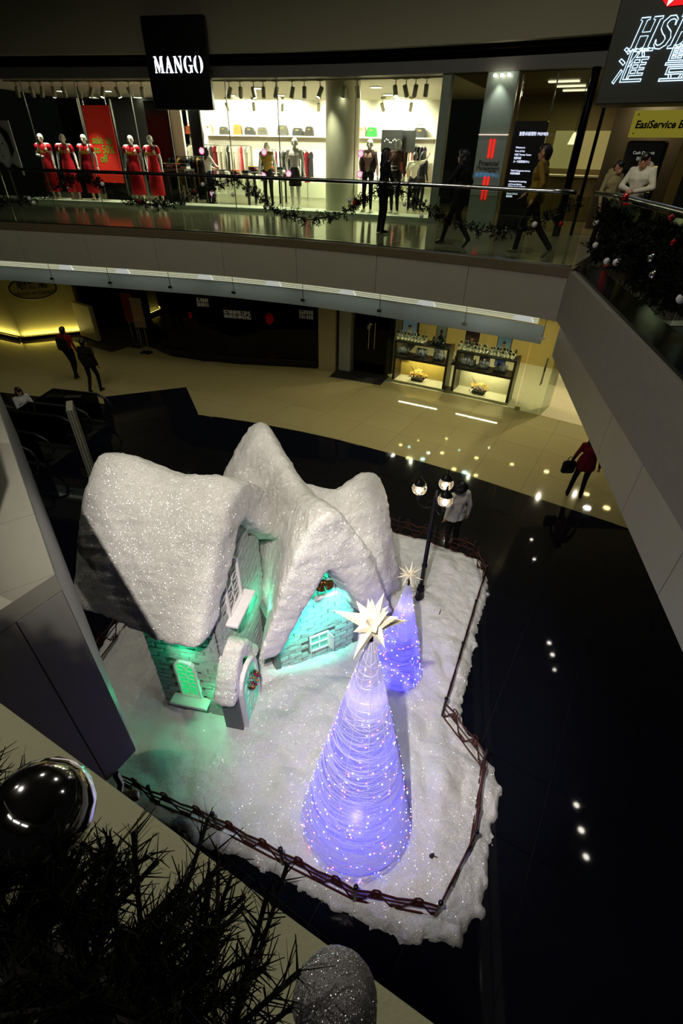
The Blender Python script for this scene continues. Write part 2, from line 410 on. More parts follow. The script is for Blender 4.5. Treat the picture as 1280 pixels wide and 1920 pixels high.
def roof(name, stations, th, vox=.035, iters=26, bulge=.05, rough=.028, seed=1, power=.22):
    """thick snow roof: stations of (ridge, eave_a, eave_b) points, wrapped into one continuous rounded mass"""
    mbs = stations if isinstance(stations, MB) else None
    if mbs is None:
        mbs = MB()
        for st in (stations if isinstance(stations[0], list) else [stations]):
            rings = []
            for R, A, B in st:
                R, A, B = Vector(R), Vector(A), Vector(B); out = []; nn = 8
                mid = (A+B)/2
                for i in range(2*nn+1):
                    u = i/nn-1; Eo = A if u < 0 else B; au = abs(u); p = R.lerp(Eo, au); zr = R.z-(R.z-Eo.z)*(math.sqrt(au*au+power*power)-power)/(math.sqrt(1+power*power)-power); n = (Eo-mid).normalized()*.8+Vector((0, 0, 1))
                    out.append(Vector((p.x, p.y, zr))+n.normalized()*bulge*math.sin(PI*min(1, au*1.0)))
                half = (A-B).length/2; rise = R.z-(A.z+B.z)/2; slope = math.hypot(half, rise)
                vth = th*slope/max(half, .05)
                Ri = R-Vector((0, 0, vth)); ea = (mid-A).normalized(); eb = (mid-B).normalized()
                hth = th*slope/max(rise, .05)
                Ai = A+ea*hth*.85+Vector((0, 0, -.02)); Bi = B+eb*hth*.85+Vector((0, 0, -.02))
                inn = [Bi.lerp(Ri, i/nn) for i in range(nn+1)]+[Ri.lerp(Ai, i/nn) for i in range(1, nn+1)]
                rings.append(out+inn)
            fine = []
            for i in range(len(rings)-1):
                for k in range(4): fine.append([p.lerp(q, k/4) for p, q in zip(rings[i], rings[i+1])])
            fine.append(rings[-1]); mbs.rings(fine)
    me = remeshed(name, mbs, vox, iters, .55)
    n = len(me.vertices); co = np.empty(n*3, np.float32); me.vertices.foreach_get('co', co); co = co.reshape(-1, 3)
    no = np.empty(n*3, np.float32); me.vertices.foreach_get('normal', no); no = no.reshape(-1, 3)
    k = sum((vnoise(co[:, i]*f_, co[:, j]*f_, seed+i)-.5)*a_ for i, j in ((0, 1), (1, 2), (2, 0)) for f_, a_ in ((4, rough*.8), (10, rough*.35), (26, rough*.35), (50, rough*.2)))
    co += no*(k[:, None]+.015); me.vertices.foreach_set('co', co.reshape(-1)); me.update()
    me.materials.append(SNOWR)
    return put(name, me, house, -HL)
ry = 4.06
roof('main_snow_roof', [((-3.52, ry, 3.72), (-3.58, 2.98, 2.40), (-3.6, 5.08, 2.2)), ((-3.2, ry, 3.74), (-3.2, 2.96, 2.36), (-3.2, 5.08, 2.1)), ((-2.65, ry, 3.54), (-2.7, 2.90, 2.22), (-2.7, 5.10, 2.05)), ((-2.2, ry, 3.62), (-2.3, 2.88, 2.14), (-2.1, 5.12, 2.18)), ((-1.88, ry, 3.56), (-2.06, 2.90, 2.16), (-1.66, 5.14, 2.22))], .30, power=.20, seed=2)
st_b = [(BW(.68, .46, 3.27), BW(-.34, .40, 1.08), BW(1.74, .40, 1.06)), (BW(.68, .15, 3.20), BW(-.20, .15, .95), BW(1.66, .1, 1.0)), (BW(.70, -.45, 2.96), BW(.06, -.45, .8), BW(1.5, -.5, 1.0)), (BW(.72, -1.2, 3.02), BW(.06, -1.1, .8), BW(1.45, -1.2, .9)), (BW(.72, -1.9, 3.24), BW(-.45, -1.8, .95), BW(1.4, -2.0, .9)), (BW(.74, -2.2, 3.16), BW(-.5, -2.2, .95), BW(1.4, -2.3, .9)), (BW(.74, -2.42, 2.9), BW(-.4, -2.45, .95), BW(1.3, -2.45, .9))]
st_c = [(BW(.7, -.85, 2.85), BW(.9, .0, .95), BW(.7, -1.8, .9)), (BW(1.45, -.85, 2.52), BW(1.5, -.05, .85), BW(1.45, -1.7, .9)), (BW(1.85, -.85, 2.74), BW(2.0, -.15, .70), BW(1.9, -1.55, .8)), (BW(2.05, -.85, 2.68), BW(2.40, -.35, .60), BW(2.3, -1.4, .8))]
roof('wing_snow_roof', [st_b, st_c], .34, power=.24, seed=4)
pr = [((-2.10, 3.46, 1.64), (-2.10, 3.02, 1.00), (-2.10, 3.92, 1.02)), ((-1.86, 3.46, 1.60), (-1.86, 3.02, .98), (-1.86, 3.90, 1.0))]
roof('porch_snow_roof', pr, .125, vox=.022, iters=8, bulge=.03, power=.25)

# porch, door and windows
b = MB(); b.box((-1.97, 3.14, .58), (.24, .035, 1.16)); b.build('porch_wall', mat('grey_slate', (92, 92, 96), .6, bump=.6, bscale=25), house, loc=-HL)
b = MB(); b.box((-1.97, 3.76, .58), (.24, .035, 1.16)); b.build('porch_wall', MATS['grey_slate'], house, loc=-HL)
def arch_pts(w, z0, z1, n=8):
    r = w/2; return [(-r, z0)]+[(-r*math.cos(PI*i/n), z1-r+r*math.sin(PI*i/n)) for i in range(n+1)]+[(r, z0)]
def arch_frame(w, z0, z1, t, y0, y1):
    o = arch_pts(w, z0, z1); i = arch_pts(w-2*t, z0+t, z1-t); mb = MB(); n = len(o)
    mb.rings([[(x, y0, z) for x, z in o], [(x, y1, z) for x, z in o], [(x, y1, z) for x, z in i], [(x, y0, z) for x, z in i], [(x, y0, z) for x, z in o]], cap=False)
    return mb
door = arch_frame(.54, .1, 1.26, .05, -.03, .03).build('door', WHITEW, house, loc=Vector((-1.83, 3.44, 0))-HL, rot=(0, 0, PI/2))
b = MB(); b.prism(arch_pts(.46, .12, 1.22), -.005, .005); b.build('door_panel', mat('mint_door_panel', (120, 205, 170), .4, emit=(60, 220, 160), es=.30, bump=.5, bscale=18), door)
b = MB()
for sx in (-1, 1):
    for q in range(3):
        zc = .3+q*.28; b.tube([(sx*(.10+.06*math.cos(k*.5))*.9, -.012, zc+.10*math.sin(k*.5)) for k in range(11)], .008, 4)
b.tube([(0, -.012, .12), (0, -.012, 1.2)], .009, 4)
b.build('scroll_grille', WHITEW, door)
def lattice_window(name, w, z0, z1, loc, rz, pane, sill=True, scale=1.0):
    f = arch_frame(w, z0, z1, .028, -.035, .02).build(name, WHITEW, house, loc=Vector(loc)-HL, rot=(0, 0, rz))
    b = MB(); b.prism(arch_pts(w-.04, z0, z1-.02), .0, .008); b.build('pane', pane, f)
    b = MB(); b.tube([(0, -.01, z0), (0, -.01, z1-.02)], .007, 4)
    for k in range(4):
        zz = z0+(z1-z0)*(k+.6)/4.6
        for sx in (-1, 1): b.tube([(sx*w*.22+sx*w*.16*math.cos(q*.55), -.01, zz+.05*math.sin(q*.55)) for q in range(12)], .005, 4)
    b.build('lattice', WHITEW, f)
    if sill:
        b = MB(); b.bev((0, -.08, z0-.02), (w+.22, .16, .05), .008); b.build('window_sill', WHITEW, f)
    return f
lattice_window('arched_window', .29, .60, 1.36, (-2.58, 3.275, 0), 0, GREENP)
lattice_window('arched_window', .40, 1.88, 2.66, (-2.055, 3.82, 0), PI/2, GREYP)
# small casement with open shutter, and the upper casement, on the wing
def casement(name, s0, s1, z0, z1, pane, shutter=False):
    w = s1-s0; mb = MB(); t = .022
    for (x, z, a, c) in ((w/2, z0, w+t, t), (w/2, z1, w+t, t), (0, (z0+z1)/2, t, z1-z0), (w, (z0+z1)/2, t, z1-z0), (w/2, (z0+z1)/2, t*.7, z1-z0), (w/2, (z0+z1)/2, w, t*.7)):
        mb.box((x, -.03, z), (a, .03, c))
    f = mb.build(name, WHITEW, house, loc=BW(s0, 0, 0)-HL, rot=(0, 0, aB))
    b = MB(); b.box((w/2, -.018, (z0+z1)/2), (w, .006, z1-z0)); b.build('pane', pane, f)
    if shutter:
        for sx, a in ((0, -1.9), (w, -1.25)):
            b = MB(); dx, dy = math.cos(a), math.sin(a); hw = w*.42
            b.box((sx+dx*hw/2, -.04+dy*hw/2, (z0+z1)/2-.005), (hw, .012, z1-z0), rz=a); b.build('shutter', WHITEW, f)
    else:
        b = MB(); b.box((w/2, -.05, z0-.02), (w+.08, .06, .03)); b.build('window_sill', WHITEW, f)
    return f
casement('casement_window', .57, .86, .38, .70, mat('mint_pane', (110, 180, 160), .3, emit=(60, 200, 160), es=.18), True)
casement('casement_window', .46, .94, 1.52, 2.06, TEALP)
# coloured lamps tucked under the eaves and inside the cottage
light('cottage_teal_lamp', 'SPOT', BW(.42, .31, 1.74), 210, (0.05, 1.0, .74), .03, BW(.44, -.06, 1.15), 66, .9)
light('cottage_teal_lamp_side', 'SPOT', BW(.98, .31, 1.70), 190, (0.05, 1.0, .76), .03, BW(.94, -.06, 1.1), 66, .9)
light('cottage_teal_lamp_low', 'SPOT', BW(.14, .32, 1.3), 130, (0.05, 1.0, .66), .03, BW(.16, -.06, .75), 60, .9)
light('cottage_green_lamp', 'POINT', (-2.12, 3.17, .80), 5.5, (0.02, 1.0, .35), .03)
light('cottage_green_lamp_high', 'POINT', (-2.50, 3.14, 1.55), 3.2, (0.02, 1.0, .4), .03)
light('cottage_side_lamp', 'POINT', (-1.84, 4.30, 1.45), 6, (0.05, 1.0, .5), .05)

# wreath on the door and bells under the wing gable
wr = thing('door_wreath', 'dark wreath with red and gold baubles hanging on the cottage door', 'wreath', (-1.79, 3.46, .93), PI/2)
rr = random.Random(2); b = MB()
for k in range(420):
    a = rr.uniform(0, 2*PI); c = Vector((.105*math.cos(a), rr.uniform(-.03, .02), .105*math.sin(a)+.0)); d = Vector((math.cos(a)+rr.uniform(-.9, .9), rr.uniform(-.8, .3), math.sin(a)+rr.uniform(-.9, .9))).normalized()*rr.uniform(.03, .065)
    u = d.cross(Vector((.3, .8, .2))).normalized()*.004
    b.add([c-u, c+u, c+d], [(0, 1, 2)])
stuff(b.build('wreath_needles', mat('wreath_green', (16, 22, 14), .7), wr))
BAUB = [mat('bauble_crimson', (150, 12, 60), .15, metal=.6), mat('bauble_gold', (190, 120, 50), .2, metal=.8), mat('bauble_silver', (205, 205, 210), .08, metal=1.0)]
for k in range(11):
    a = k*.57+.2; b = MB(); b.sph((.1*math.cos(a), -.045, .1*math.sin(a)), .021, 8, 6); b.build('berry', BAUB[k % 2], wr, smooth=True)
bl = thing('hanging_bells', 'pair of gold bells hanging beneath the snowy gable peak', 'bells', BW(.68, .26, 2.02), aB)
for dx, tilt in ((-.05, .35), (.09, -.75)):
    b = MB(); b.lathe([(.012, .13), (.03, .12), (.045, .06), (.055, .02), (.075, 0), (.06, .0), (.04, .05), (.01, .1)], n=14)
    g = b.build('bell', mat('old_gold', (120, 88, 36), .3, metal=.9), bl, True, (dx, 0, -.10), (0, tilt, 0))
    b = MB(); b.sph((0, 0, -.01), .018, 8, 6); b.build('clapper', MATS['old_gold'], g, True)
b = MB(); b.tube([(-.05, 0, .02), (0, 0, .1), (.05, 0, .03)], .008, 5); b.tube([(.0, 0, .05), (.01, 0, -.1), (.03, 0, -.2)], .006, 5); b.build('ribbon', MATS['old_gold'], bl)

# ---------------------------------------------------------------- spun wire cone trees with stars
THREAD = mat('acrylic_thread', (200, 194, 250), .3, spec=.6)
def sleeve_mat():
    m = bpy.data.materials.new('tree_sleeve'); m.use_nodes = True; nt = m.node_tree; nt.nodes.clear(); N = nt.nodes.new
    out = N('ShaderNodeOutputMaterial'); tl = N('ShaderNodeBsdfTranslucent'); df = N('ShaderNodeBsdfDiffuse'); mx = N('ShaderNodeMixShader'); tp = N('ShaderNodeBsdfTransparent'); m2 = N('ShaderNodeMixShader')
    no = N('ShaderNodeTexNoise'); no.inputs['Scale'].default_value = 60; no.inputs['Detail'].default_value = 8
    rp = N('ShaderNodeValToRGB'); rp.color_ramp.elements[0].color = (.55, .55, .75, 1); rp.color_ramp.elements[1].color = (.9, .9, 1, 1)
    nt.links.new(no.outputs['Fac'], rp.inputs[0]); nt.links.new(rp.outputs[0], tl.inputs[0]); nt.links.new(rp.outputs[0], df.inputs[0])
    mx.inputs[0].default_value = .25; nt.links.new(tl.outputs[0], mx.inputs[1]); nt.links.new(df.outputs[0], mx.inputs[2])
    m2.inputs[0].default_value = .22; nt.links.new(mx.outputs[0], m2.inputs[1]); nt.links.new(tp.outputs[0], m2.inputs[2]); nt.links.new(m2.outputs[0], out.inputs[0])
    return m
SLEEVE = sleeve_mat()
LEDS = [emis('led_blue', (50, 60, 255), 26), emis('led_white', (225, 225, 255), 16), emis('led_rose', (255, 100, 90), 16)]
STARW = mat('ivory_card', (226, 216, 192), .5, emit=(255, 240, 215), es=.03)
def star(name, label, loc, r, w, dirs):
    st = thing(name, label, 'star', loc)
    b = MB(); b.sph((0, 0, 0), w*.62, 10, 8); b.build('core', STARW, st)
    sp = MB(); sp.add([(-.5, -.5, 0), (.5, -.5, 0), (.5, .5, 0), (-.5, .5, 0), (0, 0, 1)], [(0, 1, 4), (1, 2, 4), (2, 3, 4), (3, 0, 4), (3, 2, 1, 0)])
    me = sp.mesh('spike'); me.materials.append(STARW)
    for d, ln in dirs:
        v = Vector(d).normalized(); o = put('spike', me, st); q = v.to_track_quat('Z', 'Y')
        o.rotation_euler = q.to_euler(); o.location = v*w*.35; o.scale = (w, w, ln*r)
    return st
def cone_tree(name, label, base, top, R, leds, seed):
    t = thing(name, label, 'christmas tree', base); rr = random.Random(seed); h = top-base[2]
    def pt(a, z): q = R*max(0.0, 1-z/h)**.92+.02; q *= (1 if z > .12 else .86+z); return Vector((q*math.cos(a), q*math.sin(a), z))
    b = MB(); b.lathe([(max(.012, pt(0, h*k/14).x*.985), h*k/14) for k in range(15)], n=36); o = b.build('tree_sleeve', SLEEVE, t, True)
    b = MB()
    for k in range(230 if R > .4 else 130):
        zc = h*(1-(rr.random())**.62)*.97; a0 = rr.uniform(0, 2*PI); tilt = rr.gauss(0, .05)*h; nseg = 30
        pts = []
        for q in range(nseg+1):
            a = a0+2*PI*q/nseg; z = zc+tilt*math.sin(a+k); z = min(h*.995, max(.005, z)); p = pt(a, z); pts.append((p.x*1.01, p.y*1.01, p.z))
        b.tube(pts, .0015, 3, cap=False)
    stuff(b.build('wound_thread', THREAD, t))
    b = MB()
    for k in range(10):
        a = 2*PI*k/10; b.tube([pt(a, h*q/6)*1.0 for q in range(7)], .003, 4)
    b.build('wire_frame', mat('white_wire', (225, 225, 235), .4), t)
    for ci in range(3):
        b = MB()
        for k in range(int(leds*(.34, .36, .30)[ci])):
            z = h*(1-math.sqrt(rr.random()))*.985+.01; a = rr.uniform(0, 2*PI); p = pt(a, z)*1.015
            b.sph((p.x, p.y, z), rr.uniform(.0035, .0065), 5, 4)
        stuff(b.build('fairy_lights', LEDS[ci], t)); 
    b = MB(); b.cyl((0, 0, h-.12), (0, 0, h+.13), .018, .012, 8); b.build('star_mount', mat('dark_bronze', (48, 46, 44), .4, metal=.6), t)
    for z, p in ((.04, .50), (.28, .26), (.58, .10)):
        light('tree_lamp', 'POINT', (base[0], base[1], base[2]+h*z), p*(38 if R > .4 else 22), (.09, .07, 1.0), .08)
    light('tree_lamp_violet', 'POINT', (base[0], base[1], base[2]+h*.8), .04*(46 if R > .4 else 26), (.6, .5, 1.0), .05)
    return t
T1 = (-0.20, 2.42, .12); T2 = (0.04, 4.52, .14)
cone_tree('wire_cone_tree', 'tall glowing violet cone tree of wound thread in front of the fence', T1, 3.42, .64, 560, 3)
cone_tree('wire_cone_tree', 'smaller glowing cone tree between the cottage and the lamp post', T2, 2.02, .38, 260, 5)
big = [((-1, -.15, .42), 1.0), ((.9, .55, -.28), .95), ((-.1, .1, 1), .72), ((.45, -.2, .9), .74), ((-.35, -.55, -.75), .95), ((.55, -.6, -.45), .55), ((-.6, -.6, .1), .5), ((-.65, .3, .65), .62), ((-.3, .5, .75), .55), ((.7, .1, .35), .6), ((.5, .7, .4), .5), ((-.7, .6, -.3), .5), ((.2, .6, .7), .72), ((.2, .9, -.3), .5), ((.25, -.85, .4), .42), ((-.2, -.5, .8), .5)]
star('moravian_star', 'large ivory spiked star topping the tall cone tree', (-0.20, 2.42, 3.62), .30, .085, big)
small = []
for i in range(18):
    ph = math.acos(1-2*(i+.5)/18); th = PI*(1+5**.5)*i; small.append(((math.cos(th)*math.sin(ph), math.sin(th)*math.sin(ph), math.cos(ph)), 1.0))
star('moravian_star', 'small white many-spiked star topping the smaller cone tree', (0.04, 4.52, 2.19), .17, .035, small)

# ---------------------------------------------------------------- lamp post with three lanterns
LPX, LPY = .27, 6.05
lp = thing('lamp_post', 'black street lamp post with three lit globe lanterns in the snow', 'street lamp', (LPX, LPY, .12))
IRON = mat('black_cast_iron', (16, 18, 20), .35, metal=.4)
b = MB(); b.lathe([(.10, 0), (.10, .04), (.085, .10), (.075, .22), (.062, .30), (.07, .32), (.07, .35), (.05, .37), (.06, .42), (.045, .44)], n=14); b.build('base', IRON, lp, True)
b = MB(); b.lathe([(.040, .40), (.038, .85), (.046, .86), (.046, .92), (.036, .94), (.028, 2.2), (.034, 2.21), (.034, 2.26), (.02, 2.28), (.015, 2.36), (.002, 2.40)], n=12); b.build('pole', IRON, lp, True)
LG = glass_mat('lantern_glass', (250, 246, 238), 1.0, .05, haze=.22, hazecol=(255, 244, 225))
for k, a in enumerate((PI, PI/3, -PI/3)):
    dx, dy = .255*math.cos(a), .255*math.sin(a)
    b = MB(); b.tube([(0, 0, 2.12), (dx*.3, dy*.3, 2.06), (dx*.65, dy*.65, 2.06), (dx*.95, dy*.95, 2.13), (dx, dy, 2.22)], .011, 6)
    b.tube([(dx*.15, dy*.15, 2.2), (dx*.4, dy*.4, 2.18), (dx*.5, dy*.5, 2.1), (dx*.4, dy*.4, 2.07)], .006, 5); b.build('arm', IRON, lp)
    ln = MB(); ln.lathe([(.015, -.09), (.03, -.06), (.022, -.03), (.045, 0), (.048, .02)], n=12); l = ln.build('lantern', IRON, lp, True, (dx, dy, 2.28))
    b = MB(); b.lathe([(.05, .01), (.095, .05), (.112, .10), (.105, .15), (.075, .19)], n=16); b.build('globe', LG, l, True)
    b = MB()
    for q in range(8):
        t = 2*PI*q/8; b.tube([(r*math.cos(t), r*math.sin(t), z) for r, z in ((.05, .01), (.096, .05), (.113, .10), (.106, .15), (.076, .19))], .0035, 4)
    b.build('ribs', IRON, l)
    b = MB(); b.lathe([(.088, .18), (.094, .19), (.078, .215), (.05, .25), (.02, .27), (.018, .29), (.012, .30), (.02, .315), (.004, .36)], n=16); b.build('cap', IRON, l, True)
    b = MB(); b.lathe([(.012, .01), (.03, .04), (.034, .08), (.014, .12)], n=10); b.build('bulb', emis('lantern_bulb', (255, 240, 215), 40), l, True)

# ---------------------------------------------------------------- low wrought iron fence, one object for each panel
RUST = mat('rusty_iron', (70, 26, 18), .55, metal=.5, var=.5, vscale=30, bump=.3)
def fence_panel(p, q, label):
    p, q = Vector(p), Vector(q); L = (q-p).length; a = math.atan2(q.y-p.y, q.x-p.x)
    z0 = max(.03, min(SH(p.x, p.y), SH(q.x, q.y)))-.03 if True else 0
    t = thing('iron_fence_panel', label, 'fence', (p.x, p.y, max(z0, .05)), a, 'low iron fence round the snow')
    h = .33
    b = MB(); b.tube([(0, 0, .04), (L, 0, .04)], .012, 5); b.build('bottom_rail', RUST, t)
    n = max(1, int(round(L/.42)))
    b = MB(); pts = []
    for k in range(n*8+1):
        x = L*k/(n*8); pts.append((x, 0, h+.045*math.sin(PI*(k % 8)/8)*(1 if (k//8) % 1 == 0 else -1)))
    b.tube(pts, .012, 5); b.build('top_rail', RUST, t)
    b = MB(); b.tube([(0, 0, h*.70), (L, 0, h*.70)], .009, 5); b.build('middle_rail', RUST, t)
    for k in range(n):
        x0, w = L*k/n, L/n
        b = MB()
        for s in (0, 1):
            cx0 = x0+w*(.27+.46*s); sg = 1 if s == 0 else -1
            pts = [(cx0+sg*(u-.5)*w*.42, 0, .05+h*.95*(.5+.42*math.sin((u-.5)*PI))) for u in [i/10 for i in range(11)]]
            b.tube(pts, .010, 4)
            for e, zz in ((-1, .09), (1, h*.9)):
                b.tube([(cx0+sg*e*w*.20+.05*math.cos(i*.65+(0 if e < 0 else PI))*(1-i/14), 0, zz+.05*math.sin(i*.65+(0 if e < 0 else PI))*(1-i/14)) for i in range(10)], .009, 4)
        b.build('scroll', RUST, t)
        b = MB(); r = .042; b.tube([(x0+w*.5+r*math.cos(2*PI*i/12), 0, h+.085+r*math.sin(2*PI*i/12)) for i in range(12)], .009, 4, closed=True)
        b.build('ring', RUST, t)
    b = MB(); b.cyl((0, 0, -.02), (0, 0, h+.09), .018, .018, 8); b.sph((0, 0, h+.11), .028, 8, 6); b.build('post', IRON, t)
    return t
_fl = ['behind the grey balcony pillar', 'nearest the grey balcony pillar', 'second from the pillar along the front', 'third from the pillar along the front', 'in front of the tall cone tree', 'at the sharp front corner', 'on the flank just past the front corner', 'on the flank beside the broken snow clump', 'bending inward at the notch', 'straight past the notch beside the dark floor', 'halfway along the straight flank', 'at the far end of the straight flank', 'at the rounded far corner beside the lamp post', 'on the far side behind the lamp post', 'on the far side next to the white-shirted person', 'on the far side behind the cottage']
for i in range(len(FENCE_PTS)-1):
    fence_panel(FENCE_PTS[i]+(0,), FENCE_PTS[i+1]+(0,), 'rusty scroll fence panel '+_fl[i])
fence_panel((-4.42, 4.62, 0), (-4.45, 3.3, 0), 'rusty scroll fence panel left of the cottage by the pillar')
# spikes and cable stubs poking out of the snow
for (x, y, lab) in ((.68, 2.2, 'dark cable stub poking from the snow beside the tall tree'), (.62, 5.75, 'thin brown twig poking from the snow beside the lamp post')):
    z = SH(x, y); b = MB(); b.tube([(0, 0, -.02), (.01, .0, .03), (.02, .01, .07 if y < 3 else .12)], [.03 if y < 3 else .008, .022 if y < 3 else .007, .004], 6)
    if y < 3: b.tube([(0, 0, .03), (.03, -.01, .05), (.06, -.02, .06)], .006, 5)
    tag(b.build('cable_stub' if y < 3 else 'twig', mat('dark_brown', (38, 22, 16), .6), loc=(x, y, z)), lab, 'cable' if y < 3 else 'twig')

# ================================================================== floors and shell of the mall
def PX(P):
    v = RW @ (np.array(P, float)-np.array(CAM)); return CX+F_PX*v[0]/v[2], CY+F_PX*v[1]/v[2], v[2]
def inview(pts, m=200):
    for p in pts:
        x, y, z = PX(p)
        if z > .1 and -m < x < 1280+m and -m < y < 1920+m: return True
    return False
def clip_half(poly, p0, n):
    """keep the side where (p-p0).n <= 0"""
    out = []
    for i in range(len(poly)):
        a, b = poly[i], poly[(i+1) % len(poly)]
        da = (a[0]-p0[0])*n[0]+(a[1]-p0[1])*n[1]; db = (b[0]-p0[0])*n[0]+(b[1]-p0[1])*n[1]
        if da <= 0: out.append(a)
        if da*db < 0:
            t = da/(da-db); out.append((a[0]+t*(b[0]-a[0]), a[1]+t*(b[1]-a[1])))
    return out
def sd_of(x, y):
    i = int(np.argmin((_D[:, 0]-x)**2+(_D[:, 1]-y)**2)); return float(_S[i]), float((x-_D[i, 0])*_N[i, 0]+(y-_D[i, 1])*_N[i, 1])
BLACKF = mat('black_granite', (13, 15, 24), .045, spec=.35, var=.3, vscale=25)
BEIGEF = mat('beige_granite', (152, 142, 100), .045, spec=.5, var=.22, vscale=60)
JOINT = mat('dark_joint', (30, 28, 26), .7)
fl = MB(); fl.slab([(-30, -6), (12, -6), (12, 26), (-30, 26)], -.3, -3.2)
struct(fl.build('floor_basement', mat('void_dark', (8, 8, 8), .8)))
ESC = (-17.0, -9.55, 6.9, 11.55)                       # escalator well x0 x1 y0 y1
base = MB()
for r in ((-30, -17.0, -6, 26), (-17.0, -9.55, -6, 6.9), (-17.0, -9.55, 11.55, 26), (-9.55, 12, -6, 26)):
    base.box(((r[0]+r[1])/2, (r[2]+r[3])/2, -.07), (r[1]-r[0], r[3]-r[2], .11))
floor_dark = struct(base.build('floor', JOINT))
EDGED = .36
LANDING = [(-6.85, 12.45), (-8.15, 14.3), (-10.35, 12.9), (-9.0, 11.2)]
def inpoly(x, y, poly): return bool(poly_sd(np.array([x]), np.array([y]), poly)[0] > 0)
def make_tiles(size, keep_dark, parent, m, ang=-.345, gap=.006):
    ca, sa = math.cos(ang), math.sin(ang); n = 0
    R = 30
    for i in range(-R, R):
        for j in range(-R, R):
            u0, v0 = i*size, j*size
            loc = [(u0+gap/2, v0+gap/2), (u0+size-gap/2, v0+gap/2), (u0+size-gap/2, v0+size-gap/2), (u0+gap/2, v0+size-gap/2)]
            pl = [(x*ca-y*sa, x*sa+y*ca+11.0) for x, y in loc]
            cxm, cym = sum(p[0] for p in pl)/4, sum(p[1] for p in pl)/4
            if not (-22 < cxm < 9 and -1.5 < cym < 17.5): continue
            if not inview([(p[0], p[1], 0) for p in pl]): continue
            s, d = sd_of(cxm, cym)
            if ESC[0]-.6 < cxm < ESC[1]+.6 and ESC[2]-.6 < cym < ESC[3]+.6:
                pl2 = pl
                if cxm < ESC[1] and ESC[2] < cym < ESC[3]: continue
            if abs(d-EDGED) < size*1.2:
                p0 = W(s, EDGED); nn = (float(np.interp(s, _S, _N[:, 0])), float(np.interp(s, _S, _N[:, 1])))
                pl = clip_half(pl, p0, nn if keep_dark else (-nn[0], -nn[1]))
            elif (d < EDGED) != keep_dark: continue
            if len(pl) < 3: continue
            area = abs(sum(pl[k][0]*pl[(k+1) % len(pl)][1]-pl[(k+1) % len(pl)][0]*pl[k][1] for k in range(len(pl))))/2
            if area < .02: continue
            if keep_dark and all(poly_sd(np.array([p[0]]), np.array([p[1]]), SNOW_POLY)[0] > .35 for p in pl): continue
            cxm, cym = sum(p[0] for p in pl)/len(pl), sum(p[1] for p in pl)/len(pl)
            b = MB(); b.slab([(p[0]-cxm, p[1]-cym) for p in pl], -.015, 0); b.build('floor_tile', m, parent, loc=(cxm, cym, 0)); n += 1
    return n
n1 = make_tiles(.92, True, floor_dark, BLACKF)
bb = MB()
_pl = [W(-22+i*.5, EDGED+.002) for i in range(61)]
n2 = make_tiles(1.25, False, floor_dark, BEIGEF)
b = MB(); b.slab(LANDING, -.012, .004); b.build('floor_tile', BLACKF, floor_dark)

# ---- upper level slab, fascia panels, stone edge
FASC = mat('fascia_panel', (150, 146, 128), .42, spec=.4, var=.06, vscale=3)
EDGE_ST = mat('edge_granite', (92, 82, 60), .35, var=.35, vscale=90)
UPFL = mat('upper_polished_stone', (150, 146, 122), .10, spec=.5, var=.12, vscale=40)
b = MB(); strip(b, -15, 4.62, .05, 5.0, 4.02, 4.86); b.slab([(2.26, -6), (9, -6), (9, 13), (W(4.6, 5.0).x, W(4.6, 5.0).y), (W(4.6, .1).x, W(4.6, .1).y)], 4.02, 4.86)
slab = struct(b.build('floor_upper', mat('slab_concrete', (120, 116, 104), .8)))
jts = [-14.2, -12.3, -10.4, -8.55, -6.65, -4.78, -3.01, -1.11, .83, 2.8, 4.64]
for a, c in zip(jts[:-1], jts[1:]):
    b = MB(); strip(b, a+.004, c-.004, 0, .045, 4.01, 4.745, .32); b.build('fascia_panel', FASC, slab)
b = MB(); strip(b, -15, 4.70, -.015, .35, 4.75, 4.9, .4); b.build('stone_edge', EDGE_ST, slab)
for i in range(10):
    for k in range(2):
        b = MB(); strip(b, jts[i]+.003, jts[i+1]-.003, .35+k*2.33, .345+(k+1)*2.33, 4.86, 4.9, .4); b.build('floor_tile', UPFL, slab)
b = MB(); b.slab([(2.5, -5), (9, -5), (9, 12.6), (W(4.62, 5.0).x, W(4.62, 5.0).y), (W(4.66, .36).x, W(4.66, .36).y), (2.5, 9.8)], 4.86, 4.898); b.build('floor_tile', mat('dark_walkway_stone', (52, 48, 40), .12, var=.2), slab)
# right-hand gallery: fascia panels facing the void
yy = [10.0, 8.62, 7.3, 6.0, 4.75, 3.5, 2.25, 1.0, -.4, -1.8, -3.2]
for a, c in zip(yy[:-1], yy[1:]):
    b = MB(); b.box((2.225, (a+c)/2, (3.36+4.60)/2), (.05, a-c-.008, 1.24)); b.build('fascia_panel', FASC, slab)
    b = MB(); b.box((2.225, (a+c)/2, 4.69), (.055, a-c-.004, .17)); b.build('fascia_cap', FASC, slab)
b = MB(); b.box((2.36, 3.4, 4.84), (.32, 13.3, .12)); b.build('stone_edge', mat('black_edge_stone', (14, 14, 14), .15), slab)
b = MB(); b.slab([(2.26, -6), (9, -6), (9, 14.5), (W(4.6, 3.8).x, W(4.6, 3.8).y), (2.26, 9.95)], 3.36, 3.42); b.build('soffit', FASC, slab)

